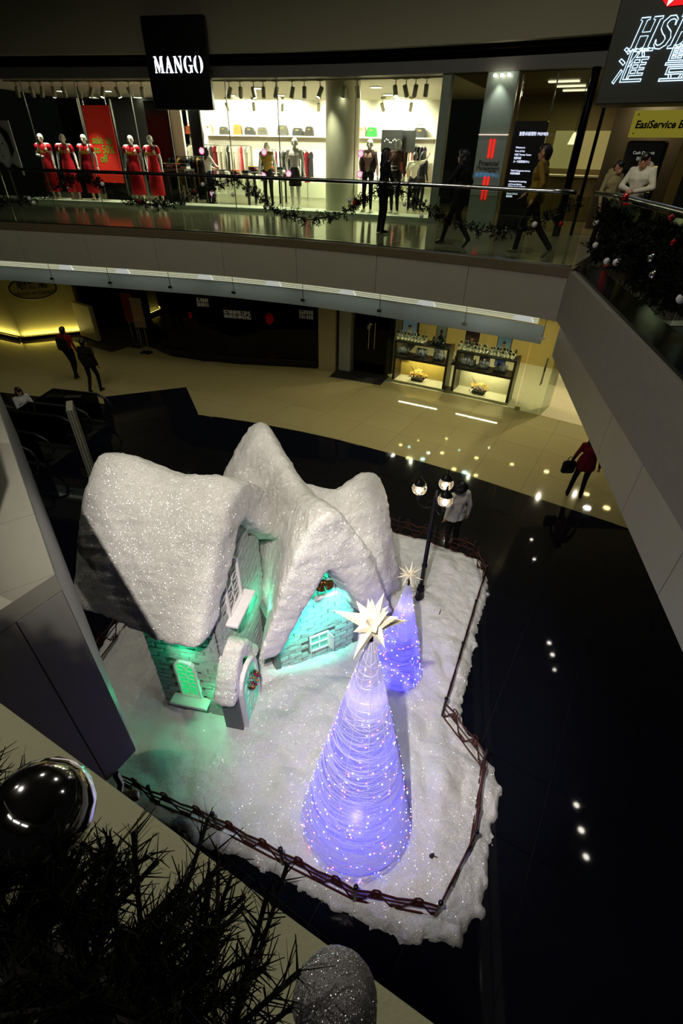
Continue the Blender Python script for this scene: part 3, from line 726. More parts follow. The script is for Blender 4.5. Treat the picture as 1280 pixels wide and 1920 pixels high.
# ---- balustrades
CLEAR = glass_mat('clear_glass', (230, 236, 224), 0.9)
SHOPG = glass_mat('shop_glass', (236, 244, 238), 0.55)
CHROME = mat('brushed_steel', (185, 188, 186), .18, metal=1.0, var=.05)
bal = tag(put('glass_balustrade', None), 'curved glass balustrade with steel handrail on the far gallery', 'balustrade')
for a, c in zip(jts[:-1], jts[1:]):
    b = MB(); strip(b, a+.006, c-.006, .10, .115, 4.9, 5.95, .4); b.build('glass_panel', CLEAR, bal)
b = MB(); b.tube([W(-14.4+i*.4, .105, 6.0) for i in range(48)], .036, 10); b.build('handrail', CHROME, bal, True)
b = MB(); strip(b, -14.4, 4.62, .08, .135, 4.895, 4.93, .4); b.build('base_channel', CHROME, bal)
balr = tag(put('glass_balustrade', None), 'dark glass balustrade with steel handrail along the side gallery', 'balustrade')
for a, c in zip(yy[:-2], yy[1:-1]):
    b = MB(); b.box((2.42, (a+c)/2, 5.42), (.014, a-c-.012, 1.05)); b.build('glass_panel', CLEAR, balr)
b = MB(); b.tube([W(4.70, .105, 6.0), (2.42, 9.6, 6.0), (2.42, 5, 6.0), (2.42, -1.8, 6.0)], .036, 10); b.build('handrail', CHROME, balr, True)

# ---- soffit over the lower level, light louvre and hung glass smoke screen
CEILM = mat('soffit_white', (200, 196, 182), .7)
b = MB(); strip(b, -22, 5.8, .42, 12, 3.9, 4.0, .8); struct(b.build('ceiling_lower', CEILM))
LOUV = emis('louvre_glow', (220, 222, 186), .6)
lv = tag(put('light_louvre', None), 'glowing white louvre strip under the gallery edge', 'light')
for k in range(5):
    b = MB(); strip(b, -14, 4.25, .36, .385, 3.815+k*.038, 3.838+k*.038, .5); b.build('louvre_slat', LOUV, lv)
SCREEN = glass_mat('frosted_screen', (206, 210, 206), .8, .05, haze=.72, hazecol=(186, 194, 190))
scr = tag(put('glass_smoke_screen', None), 'long hanging frosted glass screen below the gallery edge', 'glass screen')
cl = [-14.2, -12.2, -10.1, -8.16, -6.44, -4.72, -2.97, -1.10, .85, 2.82, 4.42]
for a, c in zip(cl[:-1], cl[1:]):
    b = MB(); strip(b, a+.004, c-.004, .30, .312, 3.46, 3.81, .4); b.build('screen_pane', SCREEN, scr)
for s in cl[2:]:
    p = W(s, .27, 0); b = MB(); b.cyl((p.x, p.y, 3.62), (p.x, p.y, 4.02), .006, .006, 6); b.build('hanger_rod', IRON, scr)
    b = MB(); b.box((p.x, p.y, 3.595), (.10, .05, .055), ANG(s)); b.build('clip', CHROME, scr)
for s_ in (-12.5, -10, -7.5, -5, -2.5, 0, 2.5, 4.0):
    l = light('screen_fill_lamp', 'AREA', W(s_, .72, 3.86), 5, (.95, 1.0, .93), 2.3, None, sy=.05); l.rotation_euler = (-PI/2+.35, 0, ANG(s_))  # unseen lamps added behind the frosted screen to brighten it
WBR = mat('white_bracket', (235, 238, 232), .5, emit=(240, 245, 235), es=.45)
for s in (-10.9, -7.7, -6.3+.25, -3.75, -1.9, -.1+.1, 1.9, 3.95):
    b = MB(); b.prism([(-.22, 0), (.22, 0), (.14, .14), (-.10, .14)], -.03, .03); b.build('bracket', WBR, scr, loc=W(s, .33, 3.83), rot=(0, 0, ANG(s)))

# ---- wall above the shops, dark recess band, shop header
BULK = mat('bulkhead_plaster', (150, 146, 122), .8, var=.05, vscale=2)
b = MB(); strip(b, -15, 3.62, 4.40, 4.6, 8.52, 13.0, .6); struct(b.build('wall_upper', BULK))
b = MB(); strip(b, -15, 4.0, 4.92, 5.0, 8.29, 8.55, .6); struct(b.build('trim_1', mat('black_glass_band', (6, 7, 8), .08)))
b = MB(); strip(b, -15, 3.9, 4.78, 5.02, 8.06, 8.30, .6); struct(b.build('trim_2', mat('header_grey', (92, 92, 86), .5)))
# atrium roof with its downlights
b = MB(); b.slab([(-20, -6), (9, -6), (9, 20), (-20, 20)], 12.2, 12.4); struct(b.build('ceiling', mat('atrium_ceiling', (70, 68, 60), .8)))
DL = emis('downlight_lens', (255, 244, 222), 26)
def unproj(px, py, z):
    v = RW.T @ np.array([px-CX, py-CY, F_PX]); k = (z-CAM.z)/v[2]; return Vector((v[0]*k, v[1]*k, z))
def downlight(p, r, lab, group, m=None):
    t = thing('downlight', lab, 'ceiling light', p, 0, group)
    b = MB(); b.lathe([(r*1.25, 0), (r*1.25, -.015), (r, -.02), (r, 0)], n=14); b.build('trim_ring', CHROME, t)
    b = MB(); b.lathe([(r*.98, -.004), (r*.98, -.010)], n=14); b.build('lens', m or DL, t)
    return t
for (px, py) in ((205, 800), (230, 830), (80, 802)):
    q = unproj(px, py, -12.2); downlight(Vector((q.x, q.y, 12.2)), .07, 'round recessed downlight in the high atrium ceiling', 'atrium ceiling downlights', emis('atrium_downlight', (255, 246, 232), 34))
for (px, py, r, w_) in ((996, 1012, .045, 'first pair beside the far corner'), (1001, 1049, .045, 'first pair beside the far corner'), (1029, 1206, .05, 'middle trio'), (1035, 1228, .05, 'middle trio'), (1039, 1256, .04, 'middle trio'), (1080, 1510, .05, 'trio nearest the viewer'), (1089, 1557, .055, 'trio nearest the viewer'), (1098, 1607, .05, 'trio nearest the viewer')):
    q = unproj(px, py, -3.35); downlight(Vector((max(q.x, 2.36), q.y, 3.357)), r, 'small downlight under the side gallery, '+w_, 'side gallery soffit downlights', MATS['atrium_downlight'])
# left and far enclosing walls of the lower level
b = MB(); strip(b, -24, 6, 12.0, 12.15, 0, 4.0, 1.0); struct(b.build('wall_back', mat('lower_back_wall', (40, 38, 34), .7)))

# ================================================================== people
def capsule(mb, a, b, r0, r1):
    bm = bmesh.new(); a, b = Vector(a), Vector(b)
    for c, r in ((a, r0), (b, r1)):
        for i in range(5):
            for j in range(8):
                ph = PI*(i+.5)/5; th = 2*PI*j/8; bm.verts.new(c+Vector((math.sin(ph)*math.cos(th), math.sin(ph)*math.sin(th), math.cos(ph)))*r)
    bmesh.ops.convex_hull(bm, input=bm.verts)
    bm.verts.ensure_lookup_table(); ix = {v: i for i, v in enumerate(bm.verts)}
    mb.add([v.co.copy() for v in bm.verts], [tuple(ix[v] for v in f.verts) for f in bm.faces]); bm.free()
def body_mesh(name, pose, mats, h=1.70, coat=0.0, bulk=1.0, hair='short', sleeves=True, heels=False, vox=.0125, hood=False, bare=False, turn=0.0):
    """one continuous posed figure; front is -y. pose overrides joint positions given for 1.70 m"""
    J = dict(pel=(0, 0, .95), chest=(0, -.01, 1.27), neck=(0, .005, 1.44), head=(0, -.015, 1.575),
             ls=(-.175, 0, 1.40), rs=(.175, 0, 1.40), le=(-.23, .02, 1.13), re=(.23, .02, 1.13), lw=(-.24, -.06, .90), rw=(.24, -.06, .90),
             lh=(-.09, 0, .91), rh=(.09, 0, .91), lk=(-.10, -.02, .50), rk=(.10, -.02, .50), la=(-.10, .03, .08), ra=(.10, .03, .08))
    J.update(pose); J = {k: Vector(v) for k, v in J.items()}
    bones = []
    def B(a, b, r0, r1, t): bones.append((Vector(a), Vector(b), r0*(bulk if t in ('top', 'coat') else 1), r1*(bulk if t in ('top', 'coat') else 1), t))
    p, c, n, hd = J['pel'], J['chest'], J['neck'], J['head']
    B(p+Vector((-.05, 0, 0)), p+Vector((.05, 0, 0)), .115, .115, 'pants'); B(p+Vector((0, 0, .05)), c, .12, .135, 'top')
    B(c+Vector((-.06, 0, .02)), c+Vector((.06, 0, .02)), .125, .125, 'top'); B(J['ls'], J['rs'], .062, .062, 'top'); B(c, n, .10, .055, 'top')
    B(n-Vector((0, 0, .02)), hd-Vector((0, 0, .06)), .052, .05, 'skin')
    ax = (J['rs']-J['ls']); ax.z = 0; ax.normalize(); ca, sa = math.cos(turn), math.sin(turn); ax = Vector((ax.x*ca-ax.y*sa, ax.x*sa+ax.y*ca, 0)); fw = Vector((ax.y, -ax.x, 0))
    B(hd+Vector((0, 0, .03)), hd+fw*.012-Vector((0, 0, .055)), .090, .065, 'skin')
    B(hd+fw*.075-Vector((0, 0, .07)), hd+fw*.05-Vector((0, 0, .08)), .03, .04, 'skin')                    # chin
    B(hd+fw*.085-Vector((0, 0, .0)), hd+fw*.105-Vector((0, 0, .03)), .012, .017, 'skin')                  # nose
    for s in (-1, 1): B(hd+ax*s*.088-Vector((0, 0, .01)), hd+ax*s*.09-Vector((0, 0, .04)), .018, .014, 'skin')
    if hair != 'none':
        B(hd-fw*.018+Vector((0, 0, .045)), hd+fw*.03+Vector((0, 0, .06)), .094, .078, 'hair'); B(hd-fw*.05+Vector((0, 0, .02)), hd-fw*.05-Vector((0, 0, .04)), .082, .07, 'hair')
        if hair == 'long':
            B(hd-fw*.05, hd-fw*.06-Vector((0, 0, .24)), .085, .07, 'hair')
            for s in (-1, 1): B(hd+ax*s*.07+Vector((0, 0, .02)), hd+ax*s*.085-fw*.02-Vector((0, 0, .18)), .04, .035, 'hair')
        if hair == 'bob':
            B(hd-fw*.03-ax*.05, hd-fw*.03+ax*.05-Vector((0, 0, .07)), .09, .085, 'hair')
            for s in (-1, 1): B(hd+ax*s*.08+Vector((0, 0, .02)), hd+ax*s*.09-Vector((0, 0, .10)), .05, .045, 'hair')
    if hood: B(n-fw*.07+Vector((-.05, 0, .03)), n-fw*.07+Vector((.05, 0, .03)), .075, .075, 'top'); B(n+fw*.02-ax*.07, n+fw*.02+ax*.07, .05, .05, 'top')
    for S in 'lr':
        sg = -1 if S == 'l' else 1
        B(J[S+'s'], J[S+'e'], .058, .045, 'top' if sleeves else 'skin'); B(J[S+'e'], J[S+'w'], .045, .032, 'top' if sleeves == True else 'skin')
        w = J[S+'w']; d = (w-J[S+'e']).normalized(); side = d.cross(fw).normalized()
        if side.length < .1: side = ax
        pc = w+d*.075; B(w+d*.02, pc, .026, .030, 'skin')
        for k in range(4):
            o = side*(k-1.5)*.0205; ln = (.062, .075, .07, .055)[k]
            kn = pc+o+d*.018; mid = kn+d*ln*.55+fw*.010; B(pc+o*.8, kn, .011, .0105, 'skin'); B(kn, mid, .0105, .0098, 'skin'); B(mid, mid+d*ln*.35+fw*.014, .0098, .009, 'skin')
        th = w+d*.035+fw*.024; B(w+d*.025, th, .014, .012, 'skin'); B(th, th+d*.035+fw*.02, .012, .0105, 'skin')
        B(J[S+'h'], J[S+'k'], .088, .062, 'pants'); k_, a_ = J[S+'k'], J[S+'a']
        B(k_, a_.lerp(k_, .55), .060, .058, 'legs'); B(a_.lerp(k_, .55), a_, .056, .038 if bare else .05, 'legs')
        fwk = pose.get(S+'f'); fd = Vector(fwk) if fwk else Vector((sg*.15, -1, 0)).normalized()
        hz = .045 if heels else 0
        B(a_+Vector((0, 0, -.03)), a_-fd*.03+Vector((0, 0, -.045)), .040, .036, 'shoe'); B(a_+fd*.04+Vector((0, 0, -.035-hz*.3)), a_+fd*.14+Vector((0, 0, -.048-hz*.5)), .040, .032, 'shoe')
        if heels: B(a_-fd*.04+Vector((0, 0, -.04)), a_-fd*.045+Vector((0, 0, -.075)), .016, .012, 'shoe')
    if coat:
        for k in range(5):
            a = -1+k*.5; B(p+Vector((a*.07, 0, .12)), p+Vector((a*.12, (.03 if k % 2 else -.03), -coat)), .115, .10, 'coat')
    mb = MB(); f = h/1.70
    for a, b, r0, r1, t in bones: capsule(mb, a*f, b*f, r0*f, r1*f)
    me = remeshed(name, mb, vox, 3, .5)
    nP = len(me.polygons); ce = np.empty(nP*3, np.float32); me.polygons.foreach_get('center', ce); ce = ce.reshape(-1, 3)
    best = np.full(nP, 1e9); bi = np.zeros(nP, int); order = ['skin', 'hair', 'top', 'pants', 'legs', 'shoe', 'coat']
    for a, b, r0, r1, t in bones:
        a, b = np.array(a*f), np.array(b*f); ab = b-a; L2 = max(1e-8, ab@ab); tt = np.clip((ce-a)@ab/L2, 0, 1)
        dd = np.linalg.norm(ce-(a+tt[:, None]*ab), axis=1)-(r0+(r1-r0)*tt)*f; m = dd < best; best[m] = dd[m]; bi[m] = order.index(t)
    for t in order: me.materials.append(mats.get(t) or mats.get({'coat': 'top', 'legs': 'pants'}.get(t, 'top')))
    me.polygons.foreach_set('material_index', bi); return me, J, f, fw
def cloth(name, rgb, rough=.8): return mat(name, rgb, rough, var=.2, vscale=12, bump=.2, bscale=60, spec=.2)
SKIN = mat('skin', (178, 128, 100), .55); HAIR = mat('black_hair', (12, 10, 9), .45)
SHOEB = mat('black_leather', (14, 13, 13), .35)
def person(label, loc, rz, pose, mats, group=None, **kw):
    mm = dict(skin=SKIN, hair=HAIR, shoe=SHOEB); mm.update(mats)
    me, J, f, fw = body_mesh('person', pose, mm, **kw)
    o = put('person', me, None, loc, (0, 0, rz)); tag(o, label, 'person', group)
    if kw.get('hair') != 'none':
        hd = J['head']*f; ax = Vector((-fw.y, fw.x, 0))
        for s in (-1, 1):
            b = MB(); b.sph(hd+fw*.083*f+ax*s*.034*f+Vector((0, 0, .005)), .012, 8, 6, (1, 1, .7)); b.build('eye', mat('dark_eye', (20, 16, 14), .2), o, True)
        b = MB(); b.sph(hd+fw*.092*f-Vector((0, 0, .065*f)), .02, 8, 5, (1, .5, .3)); b.build('mouth', mat('lip', (130, 62, 58), .5), o, True)
    return o

# ================================================================== the fashion shop on the gallery
WHITEWALL = mat('shop_white_wall', (232, 226, 208), .7, var=.03, vscale=2)
b = MB(); strip(b, -9.2, -1.0, 11.8, 11.95, 4.9, 8.1, .8); struct(b.build('wall_back_shop', WHITEWALL))
b = MB(); strip(b, -14, -9.2, 11.0, 11.15, 4.9, 8.1, .8); struct(b.build('wall_back_shop_dark', mat('shop_dark_wall', (44, 42, 40), .6)))
b = MB(); p, q = W(.34, 5.05), W(-1.05, 11.85); dv = (q-p).normalized(); nv = Vector((dv.y, -dv.x, 0))*.12
b.slab([(p.x, p.y), (q.x, q.y), (q.x+nv.x, q.y+nv.y), (p.x+nv.x, p.y+nv.y)], 4.9, 8.08); struct(b.build('wall_shop_right', WHITEWALL))
b = MB(); strip(b, -14.4, .5, 5.0, 12, 8.08, 8.14, .8); struct(b.build('ceiling_shop', mat('shop_ceiling', (225, 220, 205), .7)))
b = MB(); strip(b, -14.4, .5, 5.02, 12, 4.88, 4.905, .8); struct(b.build('floor_shop', mat('shop_floor', (126, 118, 100), .25)))
b = MB(); strip(b, -14.4, .32, 5.05, 5.95, 4.9, 5.0, .8); tag(b.build('window_plinth', mat('white_plinth', (224, 220, 208), .4)), 'low white display plinth along the fashion shop window', 'plinth')
gl = struct(put('window_1', None))
ms = [-14.2, -12.5, -11.15, -9.35, -7.6, -6.5, -4.72, -3.42, -1.55, .30]
for a, c in zip(ms[:-1], ms[1:]):
    b = MB(); strip(b, a+.006, c-.006, 5.0, 5.012, 4.92, 8.06, .6); b.build('pane', SHOPG, gl)
for s in ms: 
    p = W(s, 4.995); b = MB(); b.box((p.x, p.y, 6.48), (.022, .03, 3.15), ANG(s)); b.build('mullion', mat('pale_mullion', (150, 156, 146), .3, metal=.4), gl)
b = MB(); p = W(.40, 4.95); b.box((p.x, p.y, 6.48), (.22, .22, 3.16), ANG(.4)); struct(b.build('trim_3', mat('green_grey_frame', (120, 132, 118), .4)))
c = W(-2.15, 5.95); b = MB(); b.lathe([(.50, 4.9), (.50, 8.08)], (c.x, c.y, 0), 32); tag(smooth_by_angle(b.build('shop_column', mat('cream_column', (216, 208, 180), .55))), 'thick round cream column inside the fashion shop window', 'column')
# shop lamps
SHOPDL = emis('shop_downlight', (255, 244, 215), 14)
for (px, py) in ((115, 170), (175, 182), (200, 170), (258, 182), (432, 178), (485, 165), (470, 187), (525, 178), (558, 187), (705, 163), (727, 177), (748, 185)):
    q = unproj(px, py, 8.075); downlight(q, .17, 'bright round downlight in the fashion shop ceiling', 'fashion shop downlights', SHOPDL)
for s, d, e in ((-7.8, 8.6, 130), (-5.4, 8.6, 320), (-3.4, 9.0, 320), (-1.7, 8.4, 280), (-10.5, 8.0, 30)):
    light('shop_lamp', 'AREA', W(s, d, 8.0), e, (1.0, .93, .76), .8, W(s, d, 0))
for s, e in ((-8.2, 30), (-6.6, 40), (-5.0, 40), (-3.4, 40), (-1.9, 40)):
    light('wall_washer', 'SPOT', W(s, 10.5, 8.0), e*20, (1.0, .92, .72), .08, W(s, 11.8, 7.1), 110, .9)
for s, e in ((-11.2, 26), (-9.8, 30), (-8.1, 30), (-3.4, 22), (-1.2, 22)):
    light('window_spot', 'SPOT', W(s, 5.5, 7.95), e*16, (1.0, .93, .80), .05, W(s-.05, 5.75, 5.4), 55, .8)
light('column_wash', 'SPOT', W(-2.5, 5.1, 7.9), 150, (1.0, .94, .76), .05, W(-2.25, 5.5, 5.4), 60, .9)
light('window_downwash', 'SPOT', W(-4.0, 5.4, 7.9), 90, (1.0, .93, .8), .1, W(-4.2, 4.6, 4.9), 100, .9)
# track spotlights
SPOTM = mat('spot_housing', (150, 142, 116), .5)
def track_spot(px, py, d, lab, tilt, turn, lit, group):
    # hung from the track at its own place along the shop front
    s = px; t = wallthing('track_spotlight', lab, 'spotlight', s, d, 7.80, group)
    b = MB(); b.box((0, 0, .25), (.16, .06, .05)); b.cyl((0, 0, .12), (0, 0, .24), .012, .012, 6); b.build('bracket', SPOTM, t)
    h = MB(); h.lathe([(.055, .12), (.06, .10), (.06, -.12), (.055, -.13)], n=12); ho = h.build('housing', SPOTM, t, True, (0, 0, 0), (tilt, turn, 0))
    b = MB(); b.lathe([(.05, -.125), (.05, -.135)], n=12); b.build('lens', SHOPDL if lit else SPOTM, ho)
    return t
rr = random.Random(5)
front = [-11.6, -11.1, -10.75, -10.35, -10.0, -9.5, -9.1, -8.7, -8.2, -7.8, -7.4, -6.9, -4.75, -4.45, -4.1, -3.85, -3.55, -3.2, -2.95, -2.6, -1.95, -1.62, -.80, -.58, -.38, -.15]
for s in front:
    track_spot(s, 0, 5.35, 'grey cylinder spotlight on the shop window track '+('left of the hanging black sign' if s < -6 else 'between the black sign and the column' if s < -2.7 else 'in front of the cream column' if s < -1.5 else 'right of the cream column'), rr.uniform(-.4, .5), rr.uniform(-.35, .35), rr.random() < .2, 'shop window track spotlights')
b = MB(); strip(b, -12, .2, 5.32, 5.38, 8.035, 8.072, .5); tag(b.build('lighting_track', SPOTM), 'long grey lighting track along the fashion shop window head', 'track')
for s in (-6.9, -5.9, -4.9, -3.8, -2.3, -1.5):
    track_spot(s, 0, 10.6, 'small spotlight washing the white back wall of the shop', .5, rr.uniform(-.3, .3), True, 'back wall spotlights')

# ---- handbags on the back shelf
b = MB(); strip(b, -8.2, -.95, 11.42, 11.8, 6.93, 6.97, .6); tag(b.build('wall_shelf', WHITEWALL), 'long white shelf holding handbags on the shop back wall', 'shelf')
def handbag(s, rgb, w, h, lab, round_=False):
    t = wallthing('handbag', lab, 'handbag', s, 11.58, 6.97, 'handbags on the back shelf'); m = mat('bag_%d_%d_%d' % rgb, rgb, .45, var=.25, vscale=10)
    b = MB(); pts = [(-w/2, 0), (w/2, 0), (w/2*.96, h*.55), (w/2*.75, h*.95), (w*.15, h), (-w*.15, h), (-w/2*.75, h*.95), (-w/2*.96, h*.55)]
    b.prism(pts, -.09, .09); b.build('bag_body', m, t)
    b = MB(); b.tube([(-w*.22, -.05, h*.9), (-w*.2, -.06, h*1.18), (0, -.06, h*1.32), (w*.2, -.06, h*1.18), (w*.22, -.05, h*.9)], .012, 5); b.build('handle', m, t)
    b = MB(); b.box((0, -.095, h*.7), (w*.3, .01, h*.16)); b.build('clasp', mat('bag_clasp', (150, 130, 80), .3, metal=.8), t)
bags = [(345, (40, 34, 30), .34), (357, (120, 48, 22), .36), (372, (130, 56, 26), .34), (392, (190, 176, 150), .30), (420, (46, 42, 34), .36), (446, (120, 84, 30), .34), (468, (30, 28, 28), .40), (492, (64, 60, 54), .40), (530, (56, 54, 48), .42), (558, (24, 22, 22), .42), (580, (50, 46, 40), .34), (657, (24, 120, 40), .30), (677, (196, 120, 110), .40), (697, (18, 140, 44), .40), (787, (26, 24, 22), .48)]
words_ = ['black handbag at the left end of the white shelf', 'rust-brown handbag second on the white shelf', 'rust-brown handbag beside another of its colour', 'cream handbag between brown and black ones on the shelf', 'charcoal handbag right of the cream one on the shelf', 'gold-brown handbag above the rack of pale clothes', 'black winged handbag right of the gold-brown one', 'grey handbag above the olive-topped mannequin', 'dark grey handbag left of a black tote on the shelf', 'black tote handbag on the shelf above the white-shirted mannequin', 'grey handbag half hidden by the cream column', 'green handbag peeking out right of the cream column', 'pink handbag between two green ones', 'bright green handbag right of the pink one', 'black slouchy handbag at the right end of the shelf']
def hit_s(px, py, d):
    v = RW.T @ np.array([px-CX, py-CY, F_PX]); A = _D+_N*d; cr = A[:, 0]*v[1]-A[:, 1]*v[0]
    i = [j for j in np.where(np.diff(np.sign(cr)) != 0)[0] if A[j] @ v[:2] > 0][0]; k = cr[i]/(cr[i]-cr[i+1]); return float(_S[i]+k*(_S[i+1]-_S[i]))
for (px, rgb, w), lab in zip(bags, words_): handbag(hit_s(px, 248, 11.58), rgb, w, .26+.04*(px % 3), lab)

# ---- racks of clothes
def garment_mesh(k):
    b = MB(); rr2 = random.Random(k); L = .75+.25*rr2.random()
    b.prism([(-.20, -.04), (-.05, .03), (.05, .03), (.20, -.04), (.22, -.16), (.17, -.18), (.18+.04*rr2.random(), -L), (-.18-.04*rr2.random(), -L), (-.17, -.18), (-.22, -.16)], -.022, .022)
    return b
GC = [(30, 28, 32), (92, 88, 86), (128, 30, 40), (186, 178, 160), (60, 20, 60), (200, 190, 176), (130, 100, 40), (44, 54, 60), (150, 60, 24), (24, 24, 24), (110, 104, 94), (196, 60, 70)]
GN = ['black', 'grey', 'crimson', 'cream', 'plum', 'ivory', 'ochre', 'slate', 'rust', 'jet black', 'taupe', 'coral']
ORD = 'first second third fourth fifth sixth seventh eighth ninth tenth eleventh twelfth thirteenth fourteenth fifteenth sixteenth seventeenth eighteenth'.split()
def rack(name, lab, s0, s1, d, z, n, glab, group, pal):
    t = thing(name, lab, 'clothes rail', W((s0+s1)/2, d, 4.9), ANG((s0+s1)/2)); L = s1-s0
    b = MB(); b.cyl((-L/2, 0, z-4.9), (L/2, 0, z-4.9), .015, .015, 8); b.build('hanging_rail', CHROME, t)
    for sx in (-1, 1):
        b = MB(); b.cyl((sx*L/2, 0, 0), (sx*L/2, 0, z-4.9), .018, .018, 8); b.build('upright', CHROME, t)
    for k in range(n):
        s = s0+L*(k+.5)/n; rgb = pal[k % len(pal)]; g = wallthing('hanging_garment', GN[GC.index(rgb)]+' garment, '+ORD[k]+' from the left '+glab, 'garment', s, d, z-.06, group, PI/2+random.uniform(-.3, .3))
        garment_mesh(k % 6).build('fabric', cloth('fab_%d_%d_%d' % rgb, rgb), g)
        b = MB(); b.tube([(-.17, 0, -.02), (0, 0, .04), (.17, 0, -.02)], .006, 4); b.tube([(0, 0, .04), (.015, 0, .07), (0, 0, .085)], .005, 4); b.build('hanger', CHROME, g)
rack('clothes_rail', 'clothes rail right of the cream column', hit_s(716, 260, 11.2), hit_s(800, 262, 11.2), 11.3, 6.72, 17, 'on the rail right of the column', 'garments right of the column', [GC[i] for i in (0, 7, 4, 9, 3, 1, 0, 11, 4, 8, 9, 6, 2, 0)])
rack('clothes_rail', 'clothes rail of pale garments under the brown handbags', hit_s(340, 260, 11.2), hit_s(470, 262, 11.2), 11.3, 6.62, 16, 'on the rail under the brown handbags', 'garments under the brown handbags', [GC[i] for i in (0, 3, 5, 11, 3, 5, 1, 2, 5, 3)])
rack('clothes_rail', 'dark clothes rail left of the cream column', hit_s(485, 260, 10.6), hit_s(585, 262, 10.6), 10.7, 6.5, 14, 'on the rail left of the cream column', 'garments left of the column', [GC[i] for i in (9, 0, 1, 9, 2, 0, 10, 9)])
rack('clothes_rail', 'shadowy clothes rail behind the red-dressed mannequins', -12.2, -9.2, 9.6, 6.45, 18, 'behind the red-dressed mannequins', 'garments behind the red dresses', [GC[i] for i in (9, 0, 7, 1, 9, 10)])
rack('clothes_rail', 'black clothes rail in the middle of the shop floor', hit_s(318, 300, 8.2), hit_s(385, 300, 8.2), 8.2, 6.25, 12, 'on the mid-shop rail', 'garments in mid shop', [GC[i] for i in (9, 0, 9, 6, 0, 9)])
def shop_table(s, d, w, lab, z=5.75):
    t = wallthing('display_table', lab, 'table', s, d, 4.9); m = mat('dark_table', (22, 20, 20), .4)
    b = MB(); b.bev((0, 0, z-4.93), (w, .8, .06), .01); b.build('table_top', m, t)
    for sx in (-1, 1):
        for sy in (-1, 1):
            b = MB(); b.box((sx*(w/2-.05), sy*.34, (z-4.96)/2), (.06, .06, z-4.96)); b.build('leg', m, t)
    for k in range(4):
        f = wallthing('folded_clothes', 'folded clothes on the '+lab.split(' with')[0], 'clothes', s+(-.36+.24*k)*w, d, z, 'folded clothes on shop tables'); rgb = GC[(k*3+int(w*7)) % len(GC)]
        for q in range(4): bb2 = MB(); bb2.bev((0, 0, .02+q*.04), (.26-.02*(q % 2), .32, .036), .012); bb2.build('folded_garment', cloth('fab_%d_%d_%d' % GC[(k+q*2) % len(GC)], GC[(k+q*2) % len(GC)]), f)
shop_table(hit_s(430, 330, 7.6), 7.6, 1.7, 'dark display table near the seated shopper')
shop_table(hit_s(500, 330, 8.6), 8.6, 1.3, 'dark display table behind the olive-topped mannequin', 5.85)
shop_table(hit_s(330, 330, 7.2), 7.2, 1.1, 'dark display table right of the red-dressed mannequins', 5.9)
# tall black display boards with pictures, right
for s, d, w, lab in ((hit_s(735, 252, 9.5), 9.5, .75, 'black hanging display board with white bead print'), (hit_s(765, 255, 9.8), 9.8, .55, 'plain black hanging display board')):
    t = wallthing('display_board', lab, 'display board', s, d, 6.6); b = MB(); b.box((0, 0, .22), (w, .04, .62)); b.build('board', mat('black_board', (16, 15, 15), .4), t)
    for sx in (-1, 1):
        b = MB(); b.cyl((sx*w*.4, 0, .5), (sx*w*.4, 0, 1.48), .005, .005, 5); b.build('cable', CHROME, t)
    if 'bead' in lab:
        for k in range(9): b = MB(); b.sph((-.25+.06*k, -.025, .22+.05*math.sin(k*1.3)), .02, 6, 5); b.build('bead', mat('white_bead', (230, 230, 225), .3), t)
# dark partitions and panels at the left
for s, d, w, lab in ((-10.35, 7.6, .9, 'tall black panel left of the sale banner'), (-11.4, 7.4, .8, 'tall black panel behind the leftmost red mannequin'), (-8.55, 8.2, .9, 'tall black panel right of the sale banner'), (-7.35, 8.6, .45, 'narrow black panel beside a white wall strip')):
    b = MB(); b.bev((0, 0, 1.45), (w, .12, 2.9), .01); tag(b.build('partition_panel', mat('black_gloss_panel', (10, 10, 11), .2), loc=W(s, d, 4.9), rot=(0, 0, ANG(s))), lab, 'panel')
b = MB(); b.bev((0, 0, 1.45), (.5, .12, 2.9), .01); tag(b.build('partition_panel', WHITEWALL, loc=W(-7.95, 8.3, 4.9), rot=(0, 0, ANG(-8))), 'tall white wall strip between two black panels', 'panel')
# sale banner
REDB = mat('sale_red', (196, 34, 16), .6, emit=(190, 30, 14), es=.10)
sb = wallthing('sale_banner', 'red sale banner with green lettering between the mannequins', 'banner', -9.62, 6.2, 5.48)
b = MB(); b.box((0, 0, 1.03), (.98, .02, 2.06)); b.build('banner_cloth', REDB, sb)
GRNT = mat('sale_green', (96, 150, 30), .6)
for tx, z in (('sale up', 1.17), ('to 50%', .91), ('off', .66)): text('lettering', tx, .31, GRNT, sb, (-.0 if tx != 'off' else -.08, -.016, z), bold=.005, sx=.86)
for sx in (-.4, .4):
    b = MB(); b.cyl((sx, 0, 2.05), (sx, 0, 2.58), .004, .004, 5); b.build('hanging_wire', CHROME, sb)
